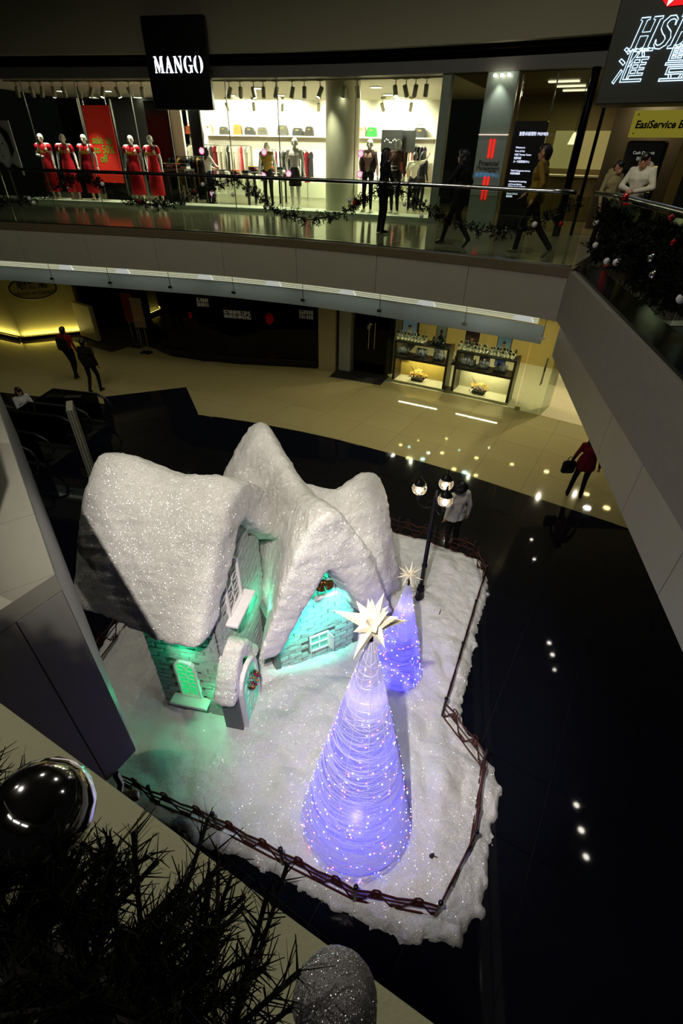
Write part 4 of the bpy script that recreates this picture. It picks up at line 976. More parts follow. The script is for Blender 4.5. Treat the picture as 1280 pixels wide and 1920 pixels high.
# big black and white portrait poster at the far left
ps = wallthing('portrait_poster', 'black and white portrait poster at the far left of the shop', 'poster', hit_s(12, 300, 6.0), 6.0, 5.62)
b = MB(); b.box((0, 0, .75), (1.1, .03, 1.5)); b.build('poster_sheet', mat('poster_grey', (190, 186, 184), .5), ps)
b = MB(); b.prism([(-.3, .45), (-.05, .30), (.18, .5), (.24, .8), (.15, 1.15), (-.1, 1.25), (-.35, 1.1)], -.021, -.016); b.build('printed_face', mat('poster_white', (225, 222, 220), .5), ps)
for poly in ([(-.55, .9), (-.3, 1.32), (.1, 1.42), (.4, 1.2), (.45, .7), (.28, .5), (.27, .85), (.12, 1.2), (-.2, 1.2), (-.4, .8)], [(-.25, .88), (-.12, .92), (-.12, .86)], [(.0, .92), (.13, .88), (.02, .85)], [(-.12, .55), (.05, .53), (-.03, .49)], [(-.5, 0), (-.45, .3), (-.2, .36), (0, .15), (.2, .34), (.5, .2), (.5, 0)]):
    b = MB(); b.prism(poly, -.026, -.0215); b.build('printed_shadow', mat('poster_black', (26, 24, 26), .5), ps)

# ---- mannequins
MANQ = mat('mannequin_white', (232, 226, 214), .25)
def base_disc(t): b = MB(); b.lathe([(.19, 0), (.19, .012), (.18, .018), (.01, .018)], n=20); b.build('stand', MANQ, t)
def mannequin(s, d, rz, pose, lab, dress=None, z=5.0, h=1.80, hair='none', legs=None, top=None, extra=None, group=None, sleeves=False):
    t = thing('mannequin', lab, 'mannequin', W(s, d, z), ANG(s)+rz, group)
    m = dict(skin=MANQ, hair=MANQ, top=top or MANQ, pants=legs or MANQ, shoe=MANQ, legs=MANQ if dress else (legs or MANQ))
    me, J, f, fw = body_mesh('figure', pose, m, h=h, hair=hair, sleeves=sleeves, bare=True, vox=.014)
    put('figure', me, t); base_disc(t)
    if dress:
        prof = [(.185, .20), (.18, .50), (.165, .80), (.150, .98), (.115, 1.12), (.125, 1.27), (.12, 1.36), (.07, 1.44)]
        def rg(r, zz, sx, sy): return [(r*sx*math.cos(2*PI*j/20)*f*(1+.04*math.cos(5*2*PI*j/20)*(zz < 1)), (r*sy*math.sin(2*PI*j/20)-.005)*f, zz*f) for j in range(20)]
        b = MB(); b.rings([rg(r, zz, 1.35 if zz > 1.2 else 1.15, 1.12) for r, zz in prof]); b.build('dress', dress, t, True)
        for sd_ in 'lr':
            a, e = J[sd_+'s']*f, J[sd_+'e']*f; b = MB(); b.tube([a+Vector((0, 0, .02)), a.lerp(e, .2), a.lerp(e, .55)], [.075, .08, .075], 10); b.build('sleeve', dress, t, True)
        text('lettering', 'MNG', .13, mat('yellow_print', (206, 170, 60), .5), t, (0, -.165*f, 1.24*f), bold=.004)
    return t
RED = cloth('red_dress', (190, 22, 34))
pA = dict(le=(-.25, .03, 1.14), lw=(-.28, -.02, .90), re=(.25, .03, 1.14), rw=(.28, -.02, .90), head=(.03, -.02, 1.575))
pB = dict(le=(-.24, -.06, 1.15), lw=(-.02, -.19, 1.12), re=(.24, -.04, 1.14), rw=(.27, -.10, .90))
pC = dict(le=(-.27, .06, 1.16), lw=(-.22, -.02, .93), re=(.24, .02, 1.12), rw=(.29, -.05, .90), head=(.02, -.02, 1.58))
labs = ['red-dressed mannequin with folded arm, leftmost of five', 'red-dressed mannequin second from the left in the window', 'red-dressed mannequin just left of the sale banner', 'red-dressed mannequin just right of the sale banner', 'red-dressed mannequin rightmost of the five']
for (px, py, pose, rz), lab in zip(((92, 376, pB, .15), (130, 380, pA, .3), (168, 380, pA, .1), (252, 378, pA, .15), (288, 384, pC, -.05)), labs):
    mannequin(hit_s((px+8), 330, 5.6)-.05, 5.55, rz, pose, lab, RED, group='red-dressed mannequins')
OLIVE = cloth('olive_top', (150, 120, 50)); DARKC = cloth('charcoal_cloth', (26, 24, 26)); TEE = cloth('white_tee', (222, 210, 196)); FUR = mat('brown_fur', (46, 34, 26), .9, bump=1.0, bscale=40)
mannequin(hit_s(502, 330, 6.4), 6.4, 0, pA, 'mannequin in an olive top behind the white-shirted one', z=4.91, top=OLIVE, legs=DARKC)
t = mannequin(hit_s(553, 330, 5.6), 5.6, .1, pC, 'mannequin in white tee and black skirt left of the column', top=TEE, legs=MANQ)
b = MB(); b.lathe([(.20, .60), (.19, .8), (.165, 1.0), (.13, 1.08)], n=18); b.build('skirt', DARKC, t, True)
t = mannequin(hit_s(690, 330, 5.6), 5.6, 0, pC, 'mannequin with white face band and brown fur vest', top=cloth('pink_beige_top', (190, 150, 130)), legs=DARKC, sleeves=True)
b = MB()
for sx in (-1, 1): b.tube([(sx*.13, -.03, 1.02), (sx*.15, -.04, 1.2), (sx*.15, -.02, 1.42), (sx*.10, 0, 1.52)], [.09, .105, .10, .06], 10)
b.build('fur_vest', FUR, t, True)
t = mannequin(hit_s(742, 330, 5.6), 5.6, -.3, pA, 'mannequin in brown cardigan and striped top beside the shop edge', top=cloth('taupe_cardigan', (90, 62, 52)), legs=DARKC, sleeves=True)
for k in range(5): b = MB(); b.tube([(-.11, -.145, 1.05+.045*k), (0, -.165, 1.04+.045*k), (.11, -.145, 1.05+.045*k)], .013, 6); b.build('stripe', TEE if k % 2 else DARKC, t)
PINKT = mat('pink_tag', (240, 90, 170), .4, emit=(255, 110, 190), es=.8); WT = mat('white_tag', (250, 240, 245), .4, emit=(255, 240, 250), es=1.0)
for (px, py), lab in zip(((495, 285), (398, 362), (494, 330), (541, 326), (676, 288), (674, 327), (378, 283)), ('beside the olive-topped mannequin', 'low beside the rail of pale clothes', 'below the olive-topped mannequin', 'left of the black skirt', 'beside the fur vest', 'low beside the fur-vest mannequin', 'beside the seated shopper')):
    s = hit_s(px, py, 5.02); v = RW.T @ np.array([px-CX, py-CY, F_PX]); p = W(s, 5.016); z = CAM.z+v[2]*math.hypot(p.x, p.y)/math.hypot(v[0], v[1])
    t = thing('round_sticker', 'round pink and white window sticker '+lab, 'sticker', (p.x, p.y, z), ANG(s)); b = MB(); b.prism([(.075*math.cos(2*PI*k/16), .075*math.sin(2*PI*k/16)) for k in range(16)], 0, .004); b.build('disc', WT, t)
    b = MB(); b.tube([(.078*math.cos(2*PI*k/16), 0, .078*math.sin(2*PI*k/16)) for k in range(16)], .014, 5, closed=True); b.build('rim', PINKT, t)

# ---- shoppers inside
person('shopper in a white top sorting clothes, back turned, inside the shop', W(hit_s(392, 330, 7.0), 7.0, 4.9), ANG(-6)+2.6, dict(le=(-.26, -.12, 1.2), lw=(-.12, -.32, 1.15), re=(.26, -.12, 1.2), rw=(.14, -.33, 1.1)), dict(top=cloth('white_top', (214, 208, 204)), pants=cloth('navy_denim', (34, 34, 60))), hair='long', h=1.62)
person('shopper in a pale grey top reaching up to a rack', W(hit_s(775, 330, 8.2), 8.2, 4.9), ANG(-1)+3.4, dict(le=(-.36, -.12, 1.46), lw=(-.44, -.30, 1.60), re=(.26, -.15, 1.2), rw=(.2, -.36, 1.3)), dict(top=cloth('pale_grey_top', (190, 186, 170)), pants=cloth('dark_jeans', (30, 30, 36))), hair='short', h=1.62)
person('shopper in black standing behind the reaching shopper', W(hit_s(790, 330, 8.5), 8.5, 4.9), ANG(-1)+2.6, {}, dict(top=DARKC, pants=DARKC), hair='long', h=1.65)

# ---- shop sign: hanging black panel with lit lettering
SIGNB = mat('sign_black', (7, 7, 8), .3)
LITW = emis('lit_white_letters', (235, 238, 255), 3.2)
ms_ = wallthing('shop_sign', 'tall black hanging sign with lit white MANGO lettering', 'sign', -5.57, 4.15, 7.33)
b = MB(); b.bev((0, 0, .93), (1.76, .16, 1.86), .02); b.build('sign_panel', SIGNB, ms_)
def letters_mango(parent, x0, z0, h, m):
    """high-contrast stencil capitals, each letter one part"""
    def L(polys, x):
        b = MB()
        for p in polys: b.prism([(x+u*h, z0+v*h) for u, v in p], -.10, -.082)
        b.build('letter', m, parent)
    def arc(cx, cz, rx, rz, a0, a1, n=9): return [(cx+rx*math.cos(a0+(a1-a0)*i/n), cz+rz*math.sin(a0+(a1-a0)*i/n)) for i in range(n+1)]
    Mx = [[(.0, 0), (.16, 0), (.16, .05), (.11, .07), (.11, .62), (.06, .75), (.05, .07), (0, .05)], [(-.02, .97), (.20, 1.0), (.45, .25), (.36, 0), (.14, .62), (.08, .92)], [(.48, .34), (.56, .98), (.78, 1.0), (.78, .95), (.72, .93), (.72, .07), (.80, .05), (.80, 0), (.52, 0), (.52, .05), (.58, .07), (.56, .62)]]
    A = [[(0, 0), (.18, 0), (.18, .04), (.12, .06), (.30, .72), (.27, .80), (.06, .06), (0, .04)], [(.24, .84), (.36, 1.0), (.62, .06), (.68, .04), (.68, 0), (.36, 0), (.36, .04), (.42, .06), (.30, .62)], [(.20, .32), (.34, .32), (.33, .37), (.21, .37)]]
    Nn = [[(0, 0), (.17, 0), (.17, .05), (.11, .07), (.11, .70), (.06, .80), (.05, .07), (0, .05)], [(-.02, .97), (.20, 1.0), (.56, .28), (.56, 0), (.50, 0), (.12, .70), (.06, .92)], [(.46, 1.0), (.68, 1.0), (.68, .95), (.62, .93), (.62, .10), (.57, .20), (.57, .93), (.46, .95)]]
    G = [arc(.36, .5, .36, .52, 1.75, 4.5)+list(reversed(arc(.34, .5, .17, .46, 1.75, 4.5))), [(.42, 1.0), (.56, .97), (.64, 1.0), (.66, .68), (.62, .68), (.54, .90), (.42, .95)], [(.40, .46), (.74, .46), (.74, .41), (.68, .39), (.68, .02), (.56, .05), (.42, -.02), (.42, .04), (.52, .10), (.52, .39), (.40, .41)]]
    O = [arc(.32, .5, .34, .53, 1.78, 4.5)+list(reversed(arc(.28, .5, .12, .49, 1.78, 4.5))), arc(.40, .5, .34, .53, -1.36, 1.36)+list(reversed(arc(.44, .5, .12, .49, -1.36, 1.36)))]
    for g, x in ((Mx, 0), (A, .92), (Nn, 1.74), (G, 2.58), (O, 3.46)): L(g, x0+x*h)
letters_mango(ms_, -.66, .76, .33, LITW)

# ================================================================== the bank
b = MB(); strip(b, .5, 5.2, 10.6, 10.75, 4.9, 8.1, .8); struct(b.build('wall_bank', mat('bank_back_wall', (110, 96, 58), .6)))
b = MB(); strip(b, .5, 5.2, 5.05, 10.7, 8.05, 8.12, .8); struct(b.build('ceiling_bank', mat('bank_ceiling', (96, 86, 56), .6)))
b = MB(); strip(b, .5, 5.2, 5.02, 10.7, 4.88, 4.905, .8); struct(b.build('floor_bank', mat('bank_floor', (110, 100, 76), .2)))
gb = struct(put('window_2', None))
for a, c in ((.52, 1.22), (2.05, 2.72), (2.72, 3.34)):
    b = MB(); strip(b, a+.006, c-.006, 4.98, 4.992, 4.92, 8.06, .6); b.build('pane', SHOPG, gb)
for s in (2.02, 2.72):
    p = W(s, 4.97); b = MB(); b.box((p.x, p.y, 6.48), (.025, .04, 3.15), ANG(s)); b.build('mullion', CHROME, gb)
light('bank_lamp', 'AREA', W(2.6, 8.2, 7.9), 60, (1.0, .82, .42), 1.4, W(2.6, 8.2, 0))
light('bank_lamp', 'AREA', W(4.4, 5.9, 7.6), 20, (1.0, .85, .5), .8, W(4.4, 7.6, 0))
for k, z in enumerate((0, 1, 2)):
    b = MB(); b.box((0, 0, 0), (.75, .16, .03)); tag(b.build('strip_light', emis('bank_strip', (255, 240, 200), 1.6), loc=W(2.55, 6.8+k*1.1, 8.02), rot=(0, 0, ANG(2.5))), ('nearest', 'middle', 'furthest')[k]+' strip light in the bank ceiling', 'ceiling light')
# wall panel with the Financial Management lettering
PANEL = mat('bank_panel_grey', (120, 134, 124), .35)
fp = wallthing('lettered_pylon', 'tall grey panel lettered Financial Management Centre with red bars', 'panel', 1.62, 4.86, 4.9)
b = MB(); b.bev((0, 0, 1.58), (.74, .10, 3.16), .01); b.build('panel_body', PANEL, fp)
b = MB(); b.box((0, -.065, 1.35), (.72, .02, 1.25)); b.build('lower_panel', mat('bank_panel_pale', (138, 150, 142), .3), fp)
b = MB(); b.box((0, -.07, 1.985), (.73, .03, .02)); b.build('light_gap', emis('panel_gap', (255, 225, 205), 1.0), fp)
REDL = emis('red_bar', (235, 30, 20), 1.1)
for x in (-.035, .055):
    for z0, z1 in ((1.50, 1.90), (.62, 1.12)):
        b = MB(); b.prism([(x-.028, z0+.04), (x, z0), (x+.028, z0+.04), (x+.028, z1), (x, z1+.03) if z0 < 1 else (x+.02, z1), (x-.028, z1)], -.095, -.078); b.build('red_bar', REDL, fp)
text('lettering', 'Financial', .15, mat('letter_dark', (20, 18, 18), .4), fp, (.0, -.082, 1.41), bold=.002)
text('lettering', 'Management', .115, MATS['letter_dark'], fp, (.0, -.082, 1.31)); text('lettering', 'CENTRE', .05, MATS['letter_dark'], fp, (.12, -.082, 1.245))
text('lettering', '滙豐理財中心', .105, emis('blue_letters', (90, 150, 200), .6), fp, (.0, -.082, 1.16))
for x in (-.16, 0, .16):
    b = MB(); b.lathe([(.035, 0), (.035, -.04), (.03, -.05)], n=10); b.build('spot_head', emis('panel_spot', (255, 246, 225), 20), fp, loc=(x, -.16, 3.10))
light('panel_wash', 'SPOT', W(1.6, 4.66, 7.98), 46, (1.0, .97, .86), .03, W(1.62, 4.82, 7.0), 75, .8)
# directory screen
ds = wallthing('directory_screen', 'black illuminated directory screen with white service listing', 'screen', 2.42, 4.78, 4.9)
b = MB(); b.bev((0, 0, 1.12), (.76, .10, 2.24), .01); b.build('screen_body', SIGNB, ds)
SCT = emis('screen_text', (220, 228, 255), 1.8)
for tx, z, sz, x in (('滙豐卓越理財 PREMIER', 2.0, .085, -.24), ('Welcome to', 1.74, .055, -.26), ('Form of Unit', 1.67, .055, -.26), ('HSBC Premier Centre', 1.60, .055, -.26), ('滙豐卓越', 1.53, .055, -.26), ('大一代滙豐理財中心', 1.46, .055, -.26), ('Wealth Management Services', 1.28, .05, -.28), ('財富管理服務', 1.22, .05, -.28), ('International Homebanking', 1.06, .05, -.28), ('and Current Banking', 1.00, .05, -.28), ('國際個人銀行大中華匯款', .94, .05, -.28), ('Counter Services', .80, .05, -.28), ('櫃位服務', .74, .05, -.28)):
    text('lettering', tx, sz, SCT, ds, (x, -.056, z), ext=.001, align='LEFT', sx=.8)
# bank interior: counters, lamp, chrome door posts
t = wallthing('service_counter', 'pale service counter with glass top inside the bank', 'counter', 3.0, 8.6, 4.9)
b = MB(); b.bev((0, 0, .55), (1.8, .6, 1.1), .02); b.build('counter_front', mat('counter_wood', (120, 100, 60), .4), t); b = MB(); b.bev((0, -.03, 1.13), (1.9, .72, .06), .01); b.build('counter_top', mat('counter_top', (190, 184, 160), .2), t)
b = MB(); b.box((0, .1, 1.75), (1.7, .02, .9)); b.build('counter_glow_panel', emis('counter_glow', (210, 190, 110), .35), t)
t = wallthing('pendant_lamp', 'small conical lamp glowing inside the bank', 'lamp', 2.98, 7.0, 6.75)
b = MB(); b.lathe([(.13, 0), (.05, .22), (.02, .26)], n=16); b.build('lamp_shade', emis('shade_glow', (255, 236, 190), 1.4), t, True); b = MB(); b.cyl((0, 0, .25), (0, 0, 1.3), .008, .008, 6); b.build('cord', IRON, t)
for s, lab in ((3.42, 'thick dark chrome post at the bank doorway'), (3.62, 'slim chrome post behind the doorway post')):
    p = W(s, 4.3 if s < 3.5 else 4.7); b = MB(); b.lathe([(.09 if s < 3.5 else .04, 4.9), (.09 if s < 3.5 else .04, 8.0)], (p.x, p.y, 0), 14); tag(smooth_by_angle(b.build('door_post', mat('dark_chrome', (70, 74, 72), .12, metal=1.0))), lab, 'post')
b = MB(); strip(b, 3.6, 5.2, 6.5, 6.6, 4.9, 8.05, .5); struct(b.build('wall_bank_lobby', mat('lobby_wall', (60, 50, 34), .5)))
es = wallthing('lobby_sign', 'backlit yellow EasiService Banking sign above the teller machines', 'sign', 4.95, 5.2, 6.86)
b = MB(); b.bev((0, 0, .235), (1.55, .08, .47), .01); b.build('sign_box', mat('yellow_lightbox', (120, 116, 40), .4, emit=(190, 178, 60), es=.30), es)
text('lettering', 'EasiService Banking', .19, MATS['letter_dark'], es, (.02, -.045, .22), shear=.12, bold=.006, sx=.95)
for x in (-.68, .68):
    for z in (.07, .4): b = MB(); b.sph((x, -.045, z), .018, 8, 6); b.build('bolt', CHROME, es)
am = wallthing('teller_machine', 'dark cash deposit machine with lit header under the yellow sign', 'machine', 4.62, 5.3, 4.9)
b = MB(); b.bev((0, 0, .95), (.8, .5, 1.9), .03); b.build('machine_body', mat('machine_dark', (24, 24, 24), .35), am)
b = MB(); b.box((0, -.26, 1.62), (.68, .02, .26)); b.build('header_panel', mat('header_dark', (36, 38, 36), .3), am); text('lettering', 'Cash Deposit', .08, emis('soft_letters', (200, 205, 190), .5), am, (0, -.272, 1.68)); text('lettering', '存鈔寶', .08, MATS['soft_letters'], am, (0, -.272, 1.57))
b = MB(); b.box((.28, -.27, 1.2), (.18, .02, .5)); b.build('side_screen', emis('amber_screen', (220, 190, 100), .5), am); b = MB(); b.box((-.08, -.262, 1.2), (.42, .02, .34)); b.build('screen', mat('dim_screen', (20, 24, 26), .1), am); b = MB(); b.box((0, -.33, .88), (.6, .16, .05)); b.build('keypad_shelf', CHROME, am)
# large bank sign box
BOXM = mat('bank_sign_grey', (50, 52, 46), .55)
hs = wallthing('bank_sign', 'large dark bank sign box with hexagon logo and outlined HSBC lettering', 'sign', 4.72, 3.5, 7.33)
b = MB(); b.bev((0, .35, 1.5), (2.14, .9, 3.0), .02); b.build('sign_box', BOXM, hs)
LITO = emis('lit_outline', (190, 225, 255), 2.0)
def outline(loops, x, z, h, sh, m=LITO, r=.008):
    b = MB()
    for lp_ in loops: b.tube([(x+(u+v*sh)*h, -.115, z+v*h) for u, v in lp_], r, 5, closed=True)
    b.build('letter', m, hs)
def thick(cl, wd):
    L_, R_ = [], []
    for i in range(len(cl)):
        a = cl[max(0, i-1)]; c = cl[min(len(cl)-1, i+1)]; dx, dz = c[0]-a[0], c[1]-a[1]; q = math.hypot(dx, dz) or 1
        L_.append((cl[i][0]-dz/q*wd[i], cl[i][1]+dx/q*wd[i])); R_.append((cl[i][0]+dz/q*wd[i], cl[i][1]-dx/q*wd[i]))
    return L_+R_[::-1]
Hh = [[(0, 0), (.34, 0), (.34, .07), (.26, .09), (.26, .44), (.56, .44), (.56, .09), (.48, .07), (.48, 0), (.82, 0), (.82, .07), (.74, .09), (.74, .91), (.82, .93), (.82, 1), (.48, 1), (.48, .93), (.56, .91), (.56, .56), (.26, .56), (.26, .91), (.34, .93), (.34, 1), (0, 1), (0, .93), (.08, .91), (.08, .09), (0, .07)]]
_sc = [(.56-.26*math.sin(0), .80)]
scl = [(.54, .70), (.52, .86), (.40, .94), (.24, .92), (.14, .80), (.16, .66), (.28, .55), (.42, .45), (.50, .32), (.46, .16), (.34, .07), (.20, .07), (.10, .16), (.07, .30)]
Sh = [thick(scl, [.01, .03, .05, .07, .09, .095, .10, .10, .095, .09, .07, .05, .03, .01])]
Bh = [[(0, 0), (.42, 0), (.58, .06), (.68, .18), (.68, .34), (.60, .48), (.52, .53), (.62, .62), (.66, .76), (.60, .92), (.46, 1), (0, 1), (0, .93), (.08, .91), (.08, .09), (0, .07)], [(.26, .58), (.36, .58), (.45, .66), (.45, .82), (.36, .91), (.26, .91)], [(.26, .09), (.38, .09), (.48, .18), (.48, .36), (.38, .48), (.26, .48)]]
ccl = [(.44+.36*math.cos(a), .5+.44*math.sin(a)) for a in [.75+i*.29 for i in range(17)]]
Ch = [thick(ccl, [.015, .03, .05, .065, .08, .085, .09, .09, .09, .09, .085, .08, .065, .05, .035, .02, .01])]
for g, x in ((Hh, 0), (Sh, .86), (Bh, 1.50), (Ch, 2.20)): outline(g, -.72+x*.44, .77, .44, .22)
text('letter', '滙', .56, LITO, hs, (-.60, -.115, .52), shear=.15, outline=.007); text('letter', '豐', .56, LITO, hs, (.22, -.115, .52), shear=.1, outline=.008)
hx, hz, hw, hh = .02, 1.58, .38, .25
RL = emis('logo_red', (230, 14, 20), 1.1); WL = emis('logo_white', (255, 255, 255), 2.2)
for poly, m in (([(-2*hw*.75, 0), (-hw*.75, hh), (-hw*.75, -hh)], RL), ([(2*hw*.75, 0), (hw*.75, hh), (hw*.75, -hh)], RL), ([(-hw*.75, hh), (0, 0), (hw*.75, hh)], RL), ([(-hw*.75, -hh), (0, 0), (hw*.75, -hh)], RL), ([(-hw*.75, hh), (0, 0), (-hw*.75, -hh)], WL), ([(hw*.75, hh), (0, 0), (hw*.75, -hh)], WL)):
    b = MB(); b.prism([(hx+u, hz+v) for u, v in poly], -.125, -.105); b.build('logo_facet', m, hs)

# ---- people on the far gallery
BLK = cloth('black_cloth', (10, 10, 11)); BLK2 = cloth('soft_black_cloth', (16, 15, 15))
person('woman silhouette in black standing at the gallery rail in front of the shop', W(.06, 2.1, 4.9), ANG(0)+2.4, dict(le=(-.20, -.08, 1.14), lw=(-.06, -.22, 1.10), re=(.2, -.08, 1.14), rw=(.06, -.2, 1.02)), dict(top=BLK, pants=BLK), hair='long', h=1.66, coat=.12, bulk=.92)
person('woman silhouette in dark coat and heels walking past the shop edge', W(2.05, 1.15, 4.9), ANG(2)+PI/2+PI, dict(la=(-.09, -.28, .10), lk=(-.10, -.18, .52), ra=(.10, .36, .17), rk=(.10, .10, .50), le=(-.24, .16, 1.16), lw=(-.24, .05, .98), re=(.22, -.18, 1.15), rw=(.16, -.38, 1.10), rf=(0, -.7, -.7)), dict(top=BLK2, pants=BLK2), hair='bob', h=1.66, coat=.22, heels=True)
bgt = tag(MB().bev((0, 0, .12), (.30, .12, .24), .03).build('shoulder_bag', SHOEB, loc=W(1.78, 1.15, 5.75), rot=(0, 0, ANG(2))), 'black shoulder bag carried by the walking woman', 'bag')
YEL = cloth('mustard_jacket', (120, 96, 30))
person('man in a mustard jacket walking past the bank screen', W(3.55, .95, 4.9), ANG(3.5)+PI/2+PI, dict(la=(-.09, -.22, .08), lk=(-.10, -.18, .50), ra=(.10, .46, .16), rk=(.10, .16, .48), le=(-.24, -.10, 1.14), lw=(-.22, -.25, .98), re=(.24, .12, 1.14), rw=(.24, .02, .92), rf=(0, -.7, -.7)), dict(top=YEL, pants=BLK, shoe=mat('pale_shoe', (120, 116, 104), .6)), hair='short', h=1.75, bulk=1.08, coat=.05)
def on_y(px, py, y, z):
    v = RW.T @ np.array([px-CX, py-CY, F_PX]); return Vector((v[0]*y/v[1], y, z))
PCRM, PBEI = on_y(1205, 320, 11.6, 4.9), on_y(1152, 330, 12.6, 4.9)
light('jacket_fill_spot', 'SPOT', PCRM+Vector((-.3, -1.6, 2.9)), 34, (1.0, .93, .75), .04, PCRM+Vector((0, 0, 1.2)), 50, .8)  # unseen fill added to brighten the cream jacket
WJ = cloth('cream_jacket', (196, 190, 172))
person('person in a cream hooded jacket reading by the teller machine', PCRM, ANG(4.6)-.2, dict(head=(0, -.06, 1.55), le=(-.28, -.06, 1.16), lw=(-.06, -.26, 1.12), re=(.28, -.06, 1.16), rw=(.06, -.27, 1.10)), dict(top=WJ, pants=BLK), hair='short', h=1.68, bulk=1.18, hood=True)
person('person in a beige hooded jacket behind the cream-jacketed one', PBEI, ANG(4.6)+.9, dict(head=(0, -.05, 1.56)), dict(top=cloth('beige_jacket', (150, 138, 96)), pants=BLK), hair='short', h=1.55, bulk=1.1, hood=True)

# ================================================================== lower level shops
# soffit downlights (their glints show in the polished floor)
WARMDL = emis('warm_downlight', (255, 226, 150), 30); COOLDL = emis('cool_downlight', (190, 245, 245), 30); BIGDL = emis('bright_downlight', (255, 250, 235), 45)
def c5(x, y): return 560+x/2.133, 540+y/2.133
k = 0
for x, y, m, r in ((372, 668, 2, .09), (407, 628, 0, .05), (441, 636, 1, .04), (437, 680, 0, .07), (495, 685, 1, .07), (518, 660, 2, .05), (573, 660, 0, .06), (590, 603, 0, .045), (620, 725, 0, .07), (663, 738, 1, .08), (710, 680, 0, .06), (708, 750, 0, .06), (855, 600, 1, .05), (857, 648, 0, .05), (852, 706, 0, .06), (988, 565, 1, .05), (985, 615, 1, .05), (988, 665, 0, .06), (990, 735, 0, .07), (1150, 825, 0, .07), (1115, 580, 0, .05), (1152, 880, 2, .09), (1230, 880, 0, .08), (478, 610, 0, .03), (640, 650, 1, .03), (760, 640, 2, .03)):
    px, py = c5(x, y); q = unproj(px, py, -3.88); k += 1
    downlight(Vector((q.x, q.y, 3.89)), r*1.5, ('warm yellow', 'cool cyan', 'bright white')[m]+' downlight in the lower soffit by the jewellery shop', 'lower soffit downlights', (WARMDL, COOLDL, BIGDL)[m])
for s, e in ((-12, 5), (-9.2, 6), (-6.6, 7), (-4, 10), (-1.6, 18), (.6, 26), (2.8, 32), (4.9, 34)):
    light('soffit_spot', 'SPOT', W(s, 2.4, 3.86), e*4.5, (1.0, .90, .60), .02, W(s, 2.2, 0), 125, .8)

# ---- jewellery shop
b = MB(); strip(b, -.62, 8.2, 5.02, 11.9, -.012, .006, .8); struct(b.build('floor_shop_lower', mat('white_shop_floor', (196, 186, 150), .08)))
b = MB(); strip(b, -.6, 8.2, 9.5, 9.6, 0, 3.9, .8); struct(b.build('wall_shop_back', mat('jewel_back_wall', (172, 146, 82), .6)))
DWOOD = mat('dark_walnut', (40, 24, 16), .3, var=.3, vscale=14)
BW_ = [-.50, 1.40, 3.32]
for i in range(2):
    s0, s1 = BW_[i], BW_[i+1]; sm = (s0+s1)/2; w = s1-s0
    t = wallthing('display_cabinet', ('left', 'right')[i]+' walnut window cabinet of the jewellery shop', 'cabinet', sm, 5.45, 0)
    for x in (-w/2+.04, w/2-.04):
        b = MB(); b.box((x, 0, .72), (.08, .62, 1.44)); b.build('upright', DWOOD, t)
    for z, th in ((.88, .08), (1.40, .035)):
        b = MB(); b.bev((0, 0, z), (w-.1, .62, th), .005); b.build('shelf', DWOOD if th > .05 else mat('dark_glass_shelf', (24, 26, 24), .08), t)
    b = MB(); b.box((0, 0, .04), (w-.02, .64, .08)); b.build('plinth', mat('cream_plinth', (226, 216, 180), .35), t)
    b = MB(); b.box((0, .33, .48), (w-.1, .03, .76)); b.build('back_panel', mat('yellow_back_left', (196, 166, 76), .6) if i == 0 else mat('cream_back_right', (214, 204, 160), .6), t)
    light('cabinet_lamp', 'AREA', W(sm, 5.45, .82), 18, (1.0, .88, .58), 1.45, W(sm, 5.45, 0), sy=.07).rotation_euler = (0, 0, ANG(sm))
    for x_ in (-.6, 0, .6): light('shelf_lamp', 'SPOT', W(sm+x_, 5.3, 1.36), 14, (1.0, .92, .7), .015, W(sm+x_, 5.45, .9), 110, .7)
for s_, d_, e_ in ((.2, 6.5, 130), (2.3, 6.5, 130), (4.5, 6.6, 200), (5.6, 7.6, 150)): light('jewel_lamp', 'SPOT', W(s_, d_, 3.8), e_*1.5, (1.0, .90, .60), .02, W(s_, d_-.2, 0), 140, .6)
gw = struct(put('window_3', None))
for a, c in ((-.50, .45), (.45, 1.40), (1.40, 2.36), (2.36, 3.36), (3.38, 3.98)):
    b = MB(); strip(b, a+.006, c-.006, 5.0, 5.012, .02, 3.9, .5); b.build('pane', SHOPG, gw)
dr = tag(put('glass_door', None), 'open frameless glass door with long steel handle at the jewellery shop', 'door')
q = W(3.98, 5.0); q2 = W(4.05, 6.0); b = MB(); dv = (q2-q).normalized()*.9; nv = Vector((-dv.y, dv.x, 0)).normalized()*.012
b.slab([(q.x, q.y), (q.x+dv.x, q.y+dv.y), (q.x+dv.x+nv.x, q.y+dv.y+nv.y), (q.x+nv.x, q.y+nv.y)], .02, 2.6); b.build('door_leaf', SHOPG, dr)
for sg in (-1, 1):
    hp = W(3.78, 5.0+sg*.06, 0); b = MB(); b.tube([(hp.x, hp.y, .95), (hp.x, hp.y, 1.75)], .016, 8); b.tube([W(3.78, 5.0, 1.05), (hp.x, hp.y, 1.05)], .012, 6); b.tube([W(3.78, 5.0, 1.65), (hp.x, hp.y, 1.65)], .012, 6); b.build('handle', CHROME, dr, True)
p = W(3.42, 5.0); b = MB(); b.box((p.x, p.y, .06), (.16, .06, .08), ANG(3.4)); b.build('floor_hinge', CHROME, dr)
